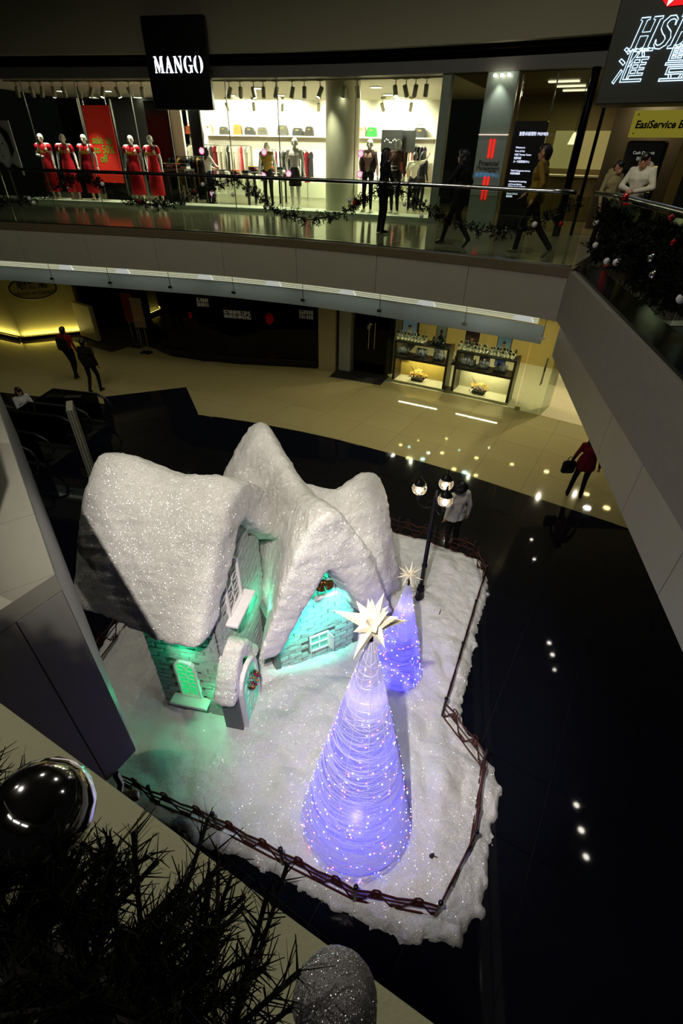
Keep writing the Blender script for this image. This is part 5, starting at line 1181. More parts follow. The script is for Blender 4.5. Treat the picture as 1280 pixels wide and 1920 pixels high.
# watch stands
STANDW = mat('white_watch_stand', (236, 228, 200), .4); STANDB = mat('black_watch_stand', (28, 28, 28), .35); DIAL = mat('watch_steel', (206, 206, 196), .15, metal=.9)
def cuff(m, seed):
    b = MB(); b.box((0, 0, .008), (.045, .05, .016)); b.tube([(0, .01, .01), (0, .012, .05), (0, 0, .075), (0, -.012, .05)], [.012, .018, .02, .016], 8); me = b.mesh('watch_stand'); me.materials.append(m); return me
_cw, _cb = cuff(STANDW, 1), cuff(STANDB, 2)
_dm = MB(); _dm.lathe([(.024, -.006), (.027, 0), (.024, .007)], n=12); _dial = _dm.mesh('watch'); _dial.materials.append(DIAL); _dial.materials.append(STANDB)
def tray(s, d, z, w, white, n, lab, seed):
    rr3 = random.Random(seed); t = wallthing('watch_tray', lab, 'tray', s, d, z); b = MB(); b.bev((0, 0, .012), (w, .34, .024), .006); b.build('tray_board', STANDW if white else STANDB, t)
    for k in range(n):
        x = -w/2+.05+(w-.1)*((k % (n//2))+.5)/(n//2)+rr3.uniform(-.015, .015); y = -.08+.16*(k//(n//2))+rr3.uniform(-.02, .02); q = W(s+x, d+y, z+.025)
        o = put('watch_stand', _cw if white else _cb, None, q, (0, 0, ANG(s)+rr3.uniform(-.4, .4))); o.scale = (1.5, 1.5, 1.5+.9*(k//(n//2))*rr3.uniform(.6, 1.0)+rr3.uniform(0, .4))
        tag(o, 'watch stand on the '+lab.split(' with')[0], 'watch', 'watches in the jewellery window')
        put('watch', _dial, o, (0, -.02, .06), (1.2, 0, 0))
tray(hit_s(770, 640, 5.4), 5.45, 1.42, .95, True, 18, 'white tray on the top shelf of the left cabinet', 1)
tray(hit_s(820, 650, 5.4), 5.45, 1.42, .50, False, 8, 'dark tray on the top shelf next to the middle post', 2)
tray(hit_s(885, 660, 5.4), 5.45, 1.42, .95, True, 18, 'white tray on the top shelf right of the middle post', 3)
tray(hit_s(940, 665, 5.4), 5.45, 1.42, .80, True, 16, 'white tray on the top shelf at the right end', 4)
for k, (px, n) in enumerate(((752, 10), (786, 10), (820, 12), (857, 10), (878, 10), (905, 12), (938, 14))):
    tray(hit_s(px, 690, 5.35), 5.38, .92, .42, False, n, 'black tray on the lower shelf, number %s from the dark doorway' % ('one', 'two', 'three', 'four', 'five', 'six', 'seven')[k], 10+k)
def poster(px, py, d, w, h, rgb, lab, figure=None, z=None, fr=(24, 18, 16)):
    s = hit_s(px, py, d); v = RW.T @ np.array([px-CX, py-CY, F_PX]); p = W(s, d); zz = CAM.z+v[2]*math.hypot(p.x, p.y)/math.hypot(v[0], v[1]) if z is None else z
    t = thing('framed_poster', lab, 'poster', (p.x, p.y, zz), ANG(s)); b = MB(); b.box((0, 0, 0), (w, .025, h)); b.build('poster_frame', mat('frame_%d' % fr[0], fr, .4), t)
    b = MB(); b.box((0, -.014, 0), (w*.9, .004, h*.92)); b.build('poster_print', mat('print_%d_%d_%d' % rgb, rgb, .3, emit=rgb, es=.15, var=.35, vscale=5), t)
    if figure:
        b = MB(); b.prism([(-w*.34, -h*.45), (w*.34, -h*.45), (w*.24, -h*.1), (w*.08, 0), (-w*.08, 0), (-w*.26, -h*.1)], -.019, -.017); b.build('printed_shoulders', mat('print_body_%d' % figure[0], figure, .4), t)
        b = MB(); b.prism([(w*.11*math.cos(a), h*.12+h*.13*math.sin(a)) for a in [2*PI*i/12 for i in range(12)]], -.021, -.019); b.build('printed_head', mat('print_skin', (196, 150, 120), .4), t)
        b = MB(); b.prism([(w*.12*math.cos(a), h*.15+h*.12*math.sin(a)) for a in [PI*i/8 for i in range(9)]], -.023, -.021); b.build('printed_hair', mat('print_hair', (30, 22, 18), .4), t)
poster(768, 618, 5.8, .55, .62, (120, 140, 160), 'poster of a man in a white shirt above the left cabinet', (210, 205, 200))
poster(884, 640, 5.8, .46, .75, (48, 20, 24), 'dark maroon poster with a pale figure above the right cabinet', (80, 50, 50))
poster(944, 650, 5.8, .46, .66, (110, 140, 158), 'blue-grey poster of a woman above the right cabinet', (180, 170, 160))
poster(827, 628, 5.75, .36, .66, (150, 146, 120), 'pale freestanding frame with a dark centre above the middle post', (50, 50, 50))
for i, px in enumerate((757, 790, 822, 877, 908, 938)):
    poster(px, 664 if i < 3 else 676, 5.66, .34, .40, ((36, 34, 32), (30, 30, 30), (150, 140, 120), (40, 36, 34), (34, 34, 36), (90, 100, 140))[i], 'small framed advert on the lower shelf, '+('leftmost in the left cabinet', 'middle of the left cabinet', 'beside the middle post', 'leftmost in the right cabinet', 'middle of the right cabinet', 'rightmost in the right cabinet')[i], ((120, 116, 110) if i % 2 == 0 else None))
# flower arrangements
def flowers(px, py, lab, seed):
    s = hit_s(px, py, 5.3); t = wallthing('flower_arrangement', lab, 'flowers', s, 5.42, .08); rr4 = random.Random(seed)
    GOLD = mat('gold_petal', (214, 168, 70), .45); GRN = mat('dark_leaf', (34, 44, 22), .6); CRM = MATS['bauble_crimson']
    b = MB(); b.bev((0, 0, .05), (.42, .2, .10), .02); b.build('planter_box', GRN, t)
    for k in range(26):
        a = rr4.uniform(0, 2*PI); x, y, z = rr4.uniform(-.28, .28), rr4.uniform(-.12, .12), rr4.uniform(.06, .16); b = MB()
        b.add([(0, 0, 0), (.03, .015, .02), (0, .0, .11), (-.03, .015, .02)], [(0, 1, 2), (0, 2, 3)]); b.build('leaf', GRN, t, loc=(x, y, z), rot=(rr4.uniform(-1.4, 1.4), rr4.uniform(-1, 1), a))
    for k in range(11):
        x = -.24+.05*k+rr4.uniform(-.02, .02); y = rr4.uniform(-.12, .08); z = .20+.10*math.sin(PI*k/10)+rr4.uniform(-.02, .06); b = MB()
        for q in range(6):
            a = 2*PI*q/6; ca, sa = math.cos(a), math.sin(a); b.add([(0, 0, 0), (.045*ca-.02*sa, .045*sa+.02*ca, .02), (.085*ca, .085*sa, .035), (.045*ca+.02*sa, .045*sa-.02*ca, .02)], [(0, 1, 2, 3)])
        b.sph((0, 0, .012), .014, 6, 5); b.build('blossom', GOLD, t, loc=(x, y, z), rot=(rr4.uniform(-.2, 1.0), rr4.uniform(-.5, .5), 0))
    for k in range(5): b = MB(); b.sph((-.2+.1*k+rr4.uniform(-.03, .03), -.12, .16+rr4.uniform(0, .1)), .028, 8, 6); b.build('berry', CRM, t, True)
    b = MB()
    for k in range(5): b.tube([(-.1, 0, .2), (-.15-.03*k, 0, .38+.02*k), (-.24-.02*k, 0, .42+.03*k)], .003, 4)
    b.build('gold_twigs', MATS['bauble_gold'], t)
flowers(780, 712, 'gold poinsettia arrangement in the left jewellery cabinet', 1); flowers(895, 736, 'gold poinsettia arrangement in the right jewellery cabinet', 2)
# inner shop furniture
t = wallthing('showcase', 'dark counter showcase glimpsed beyond the glass door', 'counter', 5.0, 8.0, 0); b = MB(); b.bev((0, 0, .5), (1.6, .6, 1.0), .02); b.build('counter_body', mat('showcase_dark', (18, 16, 14), .3), t); b = MB(); b.bev((0, 0, 1.06), (1.6, .6, .12), .01); b.build('glass_top', mat('showcase_top', (150, 150, 130), .1), t)
b = MB(); strip(b, 3.7, 5.1, 9.0, 9.4, 0, 2.2, .5); tag(b.build('wall_cabinet', mat('showcase_dark', (18, 16, 14), .3)), 'black wall cabinet at the back of the jewellery shop', 'cabinet')

# ---- pillar and dark doors left of the jewellery shop
PILM = mat('pillar_stone', (150, 138, 104), .5)
c = W(-2.38, 5.42); b = MB(); b.bev((c.x, c.y, 1.95), (.62, .62, 3.9), .01); struct(b.build('pillar', PILM)); 
c = W(-1.80, 5.62); b = MB(); b.box((c.x, c.y, 1.95), (.44, .5, 3.9), ANG(-1.8)); struct(b.build('trim_4', mat('pale_grey_panel', (146, 150, 142), .4)))
dd = struct(put('door_1', None))
for i in range(2):
    a = -1.55+.50*i; b = MB(); strip(b, a+.006, a+.494, 5.55, 5.57, .02, 3.0, .3); b.build('door_leaf', glass_mat('dark_glass', (20, 20, 20), .5), dd)
    hx_ = W(a+(.42 if i == 0 else .08), 5.5, 0); b = MB(); b.tube([(hx_.x, hx_.y, .9), (hx_.x, hx_.y, 1.8)], .015, 8); b.build('handle', CHROME, dd)
for k in range(9):
    q = W(-1.12+.05*math.cos(k*2.2)*(k % 3), 5.53, 1.62+.06*math.sin(k*1.7)*(k % 3)); b = MB(); b.prism([(.055*math.cos(2*PI*i/10)*(1-.4*(i % 2)), .055*math.sin(2*PI*i/10)*(1-.4*(i % 2))) for i in range(10)], 0, .003); b.build('flower_decal', mat('pale_decal', (150, 150, 146), .5), dd, loc=q, rot=(0, 0, ANG(-1.1)))
b = MB(); strip(b, -2.6, -.5, 5.8, 7.5, 0, 3.9, .5); struct(b.build('wall_dark_entry', mat('entry_dark', (10, 10, 10), .5)))
b = MB(); strip(b, -2.05, -.5, 4.62, 5.6, .0, .012, .3); tag(b.build('door_mat', mat('black_mat', (9, 9, 9), .8)), 'black entrance mat before the dark glass doors', 'mat')

# ---- curved dark window with plants
cs = [(-9.55, 6.6), (-9.2, 6.0), (-8.7, 5.45), (-7.83, 4.95), (-6.5, 4.8), (-5.06, 4.8), (-3.8, 5.0), (-2.72, 5.25)]
fine = []
for i in range(len(cs)-1):
    for k in range(4): fine.append((cs[i][0]+(cs[i+1][0]-cs[i][0])*k/4, cs[i][1]+(cs[i+1][1]-cs[i][1])*k/4))
fine.append(cs[-1])
b = MB(); b.rings([[W(s, d-.05, 0), W(s, d+.2, 0), W(s, d+.2, .28), W(s, d-.05, .28)] for s, d in fine]); struct(b.build('trim_5', mat('black_plinth', (10, 10, 10), .2)))
w4 = struct(put('window_4', None))
for i in range(0, len(fine)-1, 4):
    seg = fine[i:i+5]; b = MB(); b.rings([[W(s, d, .28), W(s, d+.012, .28), W(s, d+.012, 3.9), W(s, d, 3.9)] for s, d in seg]); b.build('pane', glass_mat('smoked_glass', (120, 118, 112), .7), w4)
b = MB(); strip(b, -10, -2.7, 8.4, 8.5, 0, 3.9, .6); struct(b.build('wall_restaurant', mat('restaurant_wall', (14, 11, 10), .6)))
rr5 = random.Random(9)
for k, (s, d, lab) in enumerate(((-7.6, 6.2, 'leafy potted tree at the left of the dark curved window'), (-6.2, 6.0, 'leafy potted tree in the middle of the dark curved window'), (-4.9, 6.1, 'leafy potted tree right of the red lantern'), (-3.6, 6.3, 'leafy potted tree at the right end of the dark curved window'))):
    t = wallthing('potted_tree', lab, 'potted plant', s, d, 0); b = MB(); b.lathe([(.16, 0), (.22, .4), (.24, .42), (.2, .42)], n=14); b.build('pot', mat('dark_pot', (20, 16, 14), .4), t)
    b = MB(); b.tube([(0, 0, .4), (.03, .02, 1.1), (0, 0, 1.8)], .03, 6); b.build('trunk', mat('bark', (36, 26, 18), .8), t)
    b = MB()
    for q in range(260):
        a = rr5.uniform(0, 2*PI); rr_ = .65*math.sqrt(rr5.random()); z = 1.2+1.3*rr5.random(); c_ = Vector((rr_*math.cos(a), rr_*math.sin(a), z)); d_ = Vector((rr5.uniform(-1, 1), rr5.uniform(-1, 1), rr5.uniform(-.8, .5))).normalized()*.12; u = d_.cross(Vector((0, 0, 1))).normalized()*.03
        b.add([c_, c_+d_*.5+u, c_+d_, c_+d_*.5-u], [(0, 1, 2, 3)])
    stuff(b.build('foliage', mat('shadow_leaf', (24, 30, 16), .5), t))
def on_wall(px, py, d):
    s = hit_s(px, py, d); v = RW.T @ np.array([px-CX, py-CY, F_PX]); p = W(s, d); return s, CAM.z+v[2]*math.hypot(p.x, p.y)/math.hypot(v[0], v[1])
for px, py, w, h, lab, rgb, es in ((380, 567, .55, .34, 'small white reflection in the dark restaurant, painted as a glow', (230, 225, 200), .55), (445, 590, 1.25, .32, 'wide white reflection strip in the dark restaurant, painted as a glow', (225, 225, 205), .5), (574, 590, .62, .34, 'pale reflection at the right end of the dark restaurant, painted as a glow', (220, 220, 200), .4)):
    s, z = on_wall(px, py, 8.38); t = wallthing('reflection_patch', lab, 'painted reflection', s, 8.38, z); b = MB(); b.box((0, 0, 0), (w, .02, h)); b.build('glow_panel', mat('glow_%d' % int(es*100), (20, 20, 20), .6, emit=rgb, es=es*3), t)  # bright white reflections painted as glowing panels
    for q in range(7): b = MB(); b.box((-w/2+w*q/6, -.02, 0), (.016, .02, h+.04)); b.build('patch_bar', IRON, t)
    b = MB(); b.box((0, -.025, 0), (w, .015, .02)); b.build('patch_bar', IRON, t)
for px, py, r, lab in ((356, 591, .10, 'small red lantern left in the dark restaurant'), (505, 598, .17, 'larger red lantern in the dark restaurant')):
    s, z = on_wall(px, py, 7.4); t = wallthing('red_lantern', lab, 'lantern', s, 7.4, z); b = MB(); b.sph((0, 0, 0), r, 12, 8, (1, 1, 1.25)); b.build('lantern_shade', emis('lantern_red', (210, 16, 24), 1.6), t, True); b = MB(); b.cyl((0, 0, r*1.2), (0, 0, 3.9-z), .004, .004, 5); b.build('cord', IRON, t); b = MB(); b.lathe([(r*.4, -r*1.3), (r*.45, -r*1.2), (.01, -r*1.1)], n=10); b.build('lantern_cap', MATS['bauble_gold'], t)
for s, d, rgb, lab in ((-9.65, 5.55, (70, 16, 12), 'poster stand with a dark red poster'), (-8.95, 5.0, (92, 74, 48), 'poster stand with a brown pictured poster')):
    t = wallthing('poster_stand', lab, 'poster stand', s, d, 0); b = MB(); b.bev((0, 0, .02), (.42, .30, .04), .01); b.build('base', IRON, t)
    for sx in (-.12, .12): b = MB(); b.cyl((sx, 0, .04), (sx, 0, 1.0), .012, .012, 6); b.build('pole', CHROME, t)
    b = MB(); b.box((0, 0, 1.5), (.46, .03, 1.05)); b.build('poster_board', mat('stand_%d' % rgb[0], rgb, .4, var=.4, vscale=6, emit=rgb, es=.06), t); b = MB(); b.box((0, -.018, 1.5), (.34, .004, .6)); b.build('printed_picture', mat('stand_pic_%d' % rgb[0], tuple(min(255, int(x*1.6)) for x in rgb), .4, var=.6, vscale=9), t)

# ---- restaurant wall with oval sign, lit from a trough at its foot
CAN = mat('pale_yellow_wall', (186, 178, 116), .7, var=.06, vscale=3)
A0, A1, A2 = Vector((-19.6, 18.0, 0)), Vector((-16.92, 17.33, 0)), Vector((-15.0, 18.75, 0))
b = MB(); b.slab([(A0.x, A0.y), (A1.x, A1.y), (A2.x, A2.y), (A2.x-.3, A2.y+.6), (A0.x, A0.y+1)], .12, 3.9); struct(b.build('wall_left', CAN))
TRO = emis('trough_glow', (255, 226, 90), 3.0)
for p, q in ((A0, A1), (A1, A2)):
    d_ = (q-p).normalized(); n_ = Vector((d_.y, -d_.x, 0)); m_ = (p+q)/2+n_*.10; L = (q-p).length-.16; a = math.atan2(d_.y, d_.x)
    b = MB(); b.box((m_.x+n_.x*.05, m_.y+n_.y*.05, .07), (L+.2, .05, .14), a); struct(b.build('baseboard_left', mat('black_plinth', (10, 10, 10), .2)))
    b = MB(); b.box((m_.x, m_.y, .06), (L, .05, .03), a); tag(b.build('trough_light', TRO), 'yellow light trough at the foot of the '+('far left wall face' if p is A0 else 'wall with the oval sign'), 'light')
    l = light('trough_lamp', 'AREA', (m_.x-n_.x*.02, m_.y-n_.y*.02, .14), 15, (1.0, .84, .26), L, None, sy=.06); l.rotation_euler = (PI, 0, -a); aim(l, (m_.x-n_.x*.06, m_.y-n_.y*.06, 2)); l.rotation_euler = (PI-.12, 0, a)
dC = (A2-A1).normalized(); aC = math.atan2(dC.y, dC.x); nC = Vector((dC.y, -dC.x, 0)); pc = A1+dC*1.02+nC*.05
ov = thing('oval_sign', 'oval restaurant sign lettered House of Canton', 'sign', (pc.x, pc.y, 1.92), aC)
b = MB(); b.prism([(.82*math.cos(2*PI*i/40), .40*math.sin(2*PI*i/40)) for i in range(40)], -.02, .02); b.build('oval_board', mat('oval_pale', (176, 168, 104), .6), ov)
b = MB(); b.tube([(.82*math.cos(2*PI*i/40), -.03, .40*math.sin(2*PI*i/40)) for i in range(40)], .035, 6, closed=True); b.build('oval_rim', mat('sign_dark', (34, 32, 20), .4), ov)
text('lettering', '翰騰閣', .36, MATS['sign_dark'], ov, (0, -.03, .12), bold=.006); text('lettering', 'House of Canton', .20, MATS['sign_dark'], ov, (0, -.03, -.17), shear=.25)
t = thing('reception_screen', 'pale freestanding screen right of the oval sign wall', 'screen', (-14.25, 18.1, 0), -.45); b = MB(); b.bev((0, 0, .72), (1.3, .18, 1.36), .02); b.build('screen_panel', mat('screen_cream', (168, 160, 116), .5), t); b = MB(); b.box((0, 0, .03), (1.34, .2, .06)); b.build('screen_base', mat('black_plinth', (10, 10, 10), .2), t)

# ---- escalators going down beside the landing
ESCM = mat('escalator_steel', (90, 96, 92), .3, metal=.8); RUB = mat('black_rubber', (8, 8, 8), .4); ESG = glass_mat('escalator_glass', (150, 165, 155), .8)
def escalator(y0, lab, x1=-9.5):
    t = thing('escalator', lab, 'escalator', (x1, y0, 0), 0); w = .95
    def zz(x): return 0 if x > -1.0 else -(abs(x)-1.0)*.577
    for sy in (-1, 1):
        xs = [0.35, .0, -.5, -1.0, -1.6, -2.6, -4, -5.4]; b = MB(); b.tube([(.35, sy*w/2, .15), (.62, sy*w/2, .30), (.72, sy*w/2, .55), (.62, sy*w/2, .80), (.35, sy*w/2, .93)]+[(x, sy*w/2, .93+zz(x)) for x in xs[1:]], .038, 8); b.build('handrail', RUB, t, True)
        for a, c in zip(xs[:-1], xs[1:]):
            b = MB(); y_ = sy*w/2; b.rings([[(a, y_-.006, .12+zz(a)), (a, y_+.006, .12+zz(a)), (a, y_+.006, .90+zz(a)), (a, y_-.006, .90+zz(a))], [(c, y_-.006, .12+zz(c)), (c, y_+.006, .12+zz(c)), (c, y_+.006, .90+zz(c)), (c, y_-.006, .90+zz(c))]]); b.build('glass_panel', ESG, t)
        b = MB(); b.rings([[(x, sy*w/2-.09, zz(x)+.02), (x, sy*w/2+.12*max(0, sy)+.09, zz(x)+.02), (x, sy*w/2+.12*max(0, sy)+.09, zz(x)+.11), (x, sy*w/2-.09, zz(x)+.11)] for x in xs]); b.build('deck', ESCM, t)
    b = MB(); b.box((-.2, 0, .005), (1.2, w-.1, .02)); b.build('landing_plate', ESCM, t)
    for k in range(13):
        x = -1.0-.38*k; b = MB(); b.box((x, 0, zz(x-.19)-.12), (.38, w-.12, .22)); b.build('step', RUB, t)
    return t
escalator(10.72, 'escalator with the seated rider, descending beside the dark landing'); escalator(9.2, 'second descending escalator behind the white totem'); escalator(7.7, 'nearest descending escalator behind the snow cottage')
t = thing('notice_box', 'black notice box standing between the escalator handrails', 'sign', (-9.5, 10.7, 0), .3)
b = MB(); b.bev((0, 0, .72), (.44, .16, .62), .01); b.build('box_panel', mat('notice_black', (8, 8, 8), .3), t); b = MB(); b.cyl((0, 0, .0), (0, 0, .45), .03, .03, 8); b.build('pole', IRON, t); b = MB(); b.bev((0, 0, .02), (.4, .3, .04), .01); b.build('base', IRON, t)
t = thing('totem_sign', 'slim white totem sign standing by the escalators', 'sign', (-7.97, 8.78, 0), 2.2)
b = MB(); b.bev((0, 0, .92), (.55, .14, 1.7), .01); b.build('totem_body', mat('totem_white', (170, 170, 152), .4), t)
for x in (-.03, .03): b = MB(); b.box((-.28, x, .92), (.01, .008, 1.7)); b.build('edge_groove', IRON, t)
b = MB(); b.bev((0, 0, .04), (.62, .24, .08), .01); b.build('base', IRON, t)
for z in (.25, 1.2, 1.5): b = MB(); b.box((.0, .072, z), (.3, .004, .1)); b.build('glowing_label', emis('cyan_label', (120, 210, 240), 1.2), t)

# ---- people on the lower level
person('person in a red top walking away, left of the walking couple', (-12.15, 14.15, 0), PI+.1, dict(la=(-.09, .18, .12), lk=(-.1, 0, .5), ra=(.09, -.12, .08), rk=(.1, -.14, .5), le=(-.26, .05, 1.15), lw=(-.28, -.02, .92)), dict(top=cloth('dark_red_top', (120, 14, 20)), pants=BLK), hair='short', h=1.72)
t = tag(MB().bev((0, 0, 0), (.32, .16, .42), .05).build('backpack', BLK, loc=(-12.17, 13.96, 1.22), rot=(0, 0, .1)), 'black backpack worn by the red-topped walker', 'backpack')
person('person in black walking away, right of the walking couple', (-10.75, 13.2, 0), PI+.1, dict(la=(-.09, -.12, .08), lk=(-.1, -.14, .5), ra=(.09, .2, .12), rk=(.1, 0, .5)), dict(top=BLK2, pants=BLK), hair='short', h=1.74, bulk=1.08, coat=.03)
person('woman in a white blouse holding a phone on the escalator', (-11.25, 10.75, -.55), 1.2, dict(le=(-.22, -.12, 1.16), lw=(-.08, -.30, 1.30), re=(.22, -.12, 1.14), rw=(.1, -.34, 1.08)), dict(top=cloth('white_blouse', (176, 180, 176)), pants=BLK), hair='long', h=1.64)
person('person in a dark red coat with a bag at the edge of the side gallery', (3.66, 10.40, 0), PI-.25, dict(lh=(-.1, 0, .91), la=(-.12, .02, .08), ra=(.18, .05, .08), rk=(.14, -.02, .5), le=(-.27, .04, 1.14), lw=(-.3, -.02, .90), re=(.27, .04, 1.14), rw=(.32, .0, .92)), dict(top=cloth('wine_coat', (96, 10, 20)), pants=BLK), hair='bob', h=1.62, coat=.12, bulk=1.1)
t = thing('tote_bag', 'black tote bag in the hand of the red-coated person', 'bag', (3.30, 10.36, .62), .2); b = MB(); b.bev((0, 0, .16), (.30, .12, .32), .04); b.build('bag_body', BLK, t); b = MB(); b.tube([(-.08, 0, .3), (-.05, 0, .42), (.05, 0, .42), (.08, 0, .3)], .01, 5); b.build('handle', BLK, t)
person('person in a white shirt standing behind the lamp post, back turned', (.78, 7.78, 0), PI+.55, dict(le=(-.24, .06, 1.15), lw=(-.25, .04, .91), re=(.24, .05, 1.14), rw=(.24, .0, .90)), dict(top=cloth('white_shirt', (214, 210, 190)), pants=BLK), hair='bob', h=1.64, bulk=1.12, coat=.06)

# ================================================================== garlands
PINE = mat('pine_needles', (7, 10, 7), .8, spec=.1, var=.4, vscale=30); TWIG = mat('garland_wire', (18, 16, 12), .7)
BWHITE = mat('bauble_frosted', (196, 194, 190), .5, bump=.2); BSIL = MATS['bauble_silver']; BRED = mat('bauble_red', (150, 10, 24), .15, metal=.5)
def garland(name, label, path, rad, nb, nn, ln, wd, seed, leafy=False):
    rr6 = random.Random(seed); t = tag(put(name, None), label, 'garland'); path = [Vector(p) for p in path]
    b = MB(); b.tube(path, .012 if rad < .2 else .012, 5); b.build('core_wire', TWIG, t)
    seg = [(path[i+1]-path[i]).length for i in range(len(path)-1)]; tot = sum(seg)
    def at(u):
        q = u*tot
        for i, s in enumerate(seg):
            if q <= s or i == len(seg)-1: return path[i].lerp(path[i+1], min(1, q/s)), (path[i+1]-path[i]).normalized()
            q -= s
    V, Fc = [], []; tw = MB()
    for k in range(nb):
        p, d = at(rr6.random()); a = d.cross(Vector((0, 0, 1))).normalized(); c = a.cross(d); th = rr6.uniform(0, 2*PI)
        o = (a*math.cos(th)+c*math.sin(th)+d*rr6.uniform(-.7, .7)).normalized(); L = rad*rr6.uniform(.6, 1.15); e = p+o*L
        tw.tube([p, p+o*L*.5+Vector((0, 0, -.01)), e], .0025, 3, cap=False)
        for q in range(nn):
            u = (q+.5)/nn*.95+.08; s = p+o*L*u; s2 = Vector((rr6.gauss(0, 1), rr6.gauss(0, 1), rr6.gauss(0, 1))); s2 = (s2-o*s2.dot(o)).normalized()
            nd = (s2*.8+o*rr6.uniform(.3, .9)).normalized()*ln*rr6.uniform(.75, 1.2); w = nd.cross(Vector((rr6.gauss(0, 1), rr6.gauss(0, 1), rr6.gauss(0, 1)))).normalized()*wd
            i0 = len(V)
            if leafy: V += [s-w*.3, s+nd*.5+w, s+nd, s+nd*.5-w]; Fc.append((i0, i0+1, i0+2, i0+3))
            else: V += [s-w, s+w, s+nd+w*.4, s+nd-w*.4]; Fc.append((i0, i0+1, i0+2, i0+3))
    me = bpy.data.meshes.new('needles'); me.from_pydata([tuple(v) for v in V], [], Fc); me.materials.append(PINE); stuff(put('needles', me, t)); stuff(tw.build('twigs', TWIG, t))
    return at
def bauble(p, r, m, label, group, cap=True):
    t = thing('bauble', label, 'bauble', p, 0, group); b = MB(); n = 14 if r < .05 else 40; b.sph((0, 0, 0), r, n, n*2//3); b.build('ball', m, t, True)
    b = MB(); b.lathe([(r*.16, r*.96), (r*.16, r*1.14), (r*.13, r*1.16), (.0005, r*1.16)], n=10); b.build('cap', BAUB[1], t); b = MB(); b.tube([(0, 0, r*1.14), (r*.08, 0, r*1.28), (0, 0, r*1.34), (-r*.08, 0, r*1.28), (0, 0, r*1.14)], r*.02+.0008, 4); b.build('hook', BAUB[1], t)
    return t
swag = [(-9.6, 5.95), (-8.69, 5.33), (-7.9, 5.41), (-6.94, 5.70), (-6.29, 5.95), (-5.68, 5.70), (-5.07, 5.46), (-4.4, 5.42), (-3.98, 5.50), (-3.0, 5.82), (-2.46, 5.95), (-1.97, 5.72), (-1.49, 5.40), (-.73, 5.30), (.02, 5.44), (.48, 5.72), (.92, 5.95), (1.37, 5.88), (1.83, 5.66), (2.28, 5.50), (2.93, 5.34), (3.42, 5.36), (3.86, 5.50), (4.26, 5.70), (4.56, 5.92)]
path = [W(s, -.06, z) for s, z in swag]
at = garland('pine_garland', 'dark pine garland looped along the far gallery glass', path, .13, 900, 12, .055, .010, 11, True)
rr7 = random.Random(21)
spots = [(8, 375), (55, 372), (63, 380), (118, 342), (126, 352), (192, 345), (262, 378), (275, 385), (285, 390), (300, 388), (345, 372), (345, 382), (380, 346), (362, 358), (402, 367), (422, 341), (436, 365), (463, 366), (508, 390), (655, 375), (665, 380), (740, 352), (758, 383), (790, 405), (771, 386), (948, 430), (1002, 421), (1051, 420), (900, 432)]
for i, (px, py) in enumerate(spots):
    s = hit_s(px, py, -.13); p = W(s, -.13); v = RW.T @ np.array([px-CX, py-CY, F_PX]); z = CAM.z+v[2]*math.hypot(p.x, p.y)/math.hypot(v[0], v[1])
    m = (BSIL, BWHITE, BWHITE, BSIL, BSIL, BWHITE, BRED)[i % 7]; kind = {id(BSIL): 'mirror silver', id(BWHITE): 'frosted white', id(BRED): 'shiny red'}[id(m)]
    bauble((p.x, p.y, z), .036+.012*rr7.random(), m, kind+' bauble in the far garland '+('at its left end' if px < 100 else 'below the leftmost red dresses' if px < 210 else 'below the right-hand red dresses' if px < 320 else 'below the black shop sign' if px < 410 else 'below the olive-topped mannequin' if px < 520 else 'right of the cream column' if px < 700 else 'near the woman at the rail' if px < 830 else 'in front of the bank'), 'baubles in the far gallery garland')
for k, (z0, dz, n) in enumerate(((5.75, .22, 620), (5.48, .20, 560))):
    pr_ = [(2.36-.03*k, 9.75-.5*i, z0-dz*abs(math.sin(i*.62+k*.9))) for i in range(13)]
    garland('pine_garland', ('upper', 'lower')[k]+' thick pine garland along the side gallery glass', pr_, .19, n, 14, .065, .012, 31+k, True)
for i, (px, py, m) in enumerate(((1117, 418, BWHITE), (1116, 460, BWHITE), (1137, 490, BWHITE), (1155, 492, BWHITE), (1164, 484, BSIL), (1222, 484, BSIL), (1225, 515, BSIL), (1277, 560, BWHITE), (1172, 370, BRED), (1262, 455, BRED), (1258, 408, BRED))):
    v = RW.T @ np.array([px-CX, py-CY, F_PX]); k = 2.20/v[0]; kind = {id(BSIL): 'mirror silver', id(BWHITE): 'frosted white', id(BRED): 'shiny red'}[id(m)]
    bauble((2.20, v[1]*k, CAM.z+v[2]*k), .045 if i < 9 else .03, m, kind+' bauble in the side gallery garland', 'baubles in the side gallery garland')
# teller totem seen through the side glass
t = thing('card_totem', 'lit totem with white lists and blue card logos behind the side glass', 'screen', (2.86, 6.55, 4.9), .25)
b = MB(); b.bev((0, .02, .42), (.46, .12, .84), .01); b.build('totem_body', mat('maroon_totem', (22, 12, 14), .3), t)
for i, z in enumerate((.74, .70, .64, .60, .56, .46, .40, .36, .32, .26, .22)): text('lettering', ('List', 'Teller', 'VISA 2', 'Current', 'Central', '服務', '提款', 'Savings', '9:00', 'card', 'PLUS')[i], .05, emis('pale_cyan_text', (150, 205, 225), 1.2), t, (-.09, -.045, z), ext=.001)
for i, (z, rgb) in enumerate(((.62, (20, 90, 220)), (.52, (20, 110, 230)), (.40, (30, 80, 200)), (.30, (220, 190, 200)))): b = MB(); b.box((.14, -.045, z), (.10, .006, .06)); b.build('card_logo', emis('card_%d' % i, rgb, 1.0), t)
b = MB(); b.bev((.06, -.10, .10), (.5, .2, .05), .01); b.build('ledge', mat('totem_ledge', (150, 160, 150), .3), t)

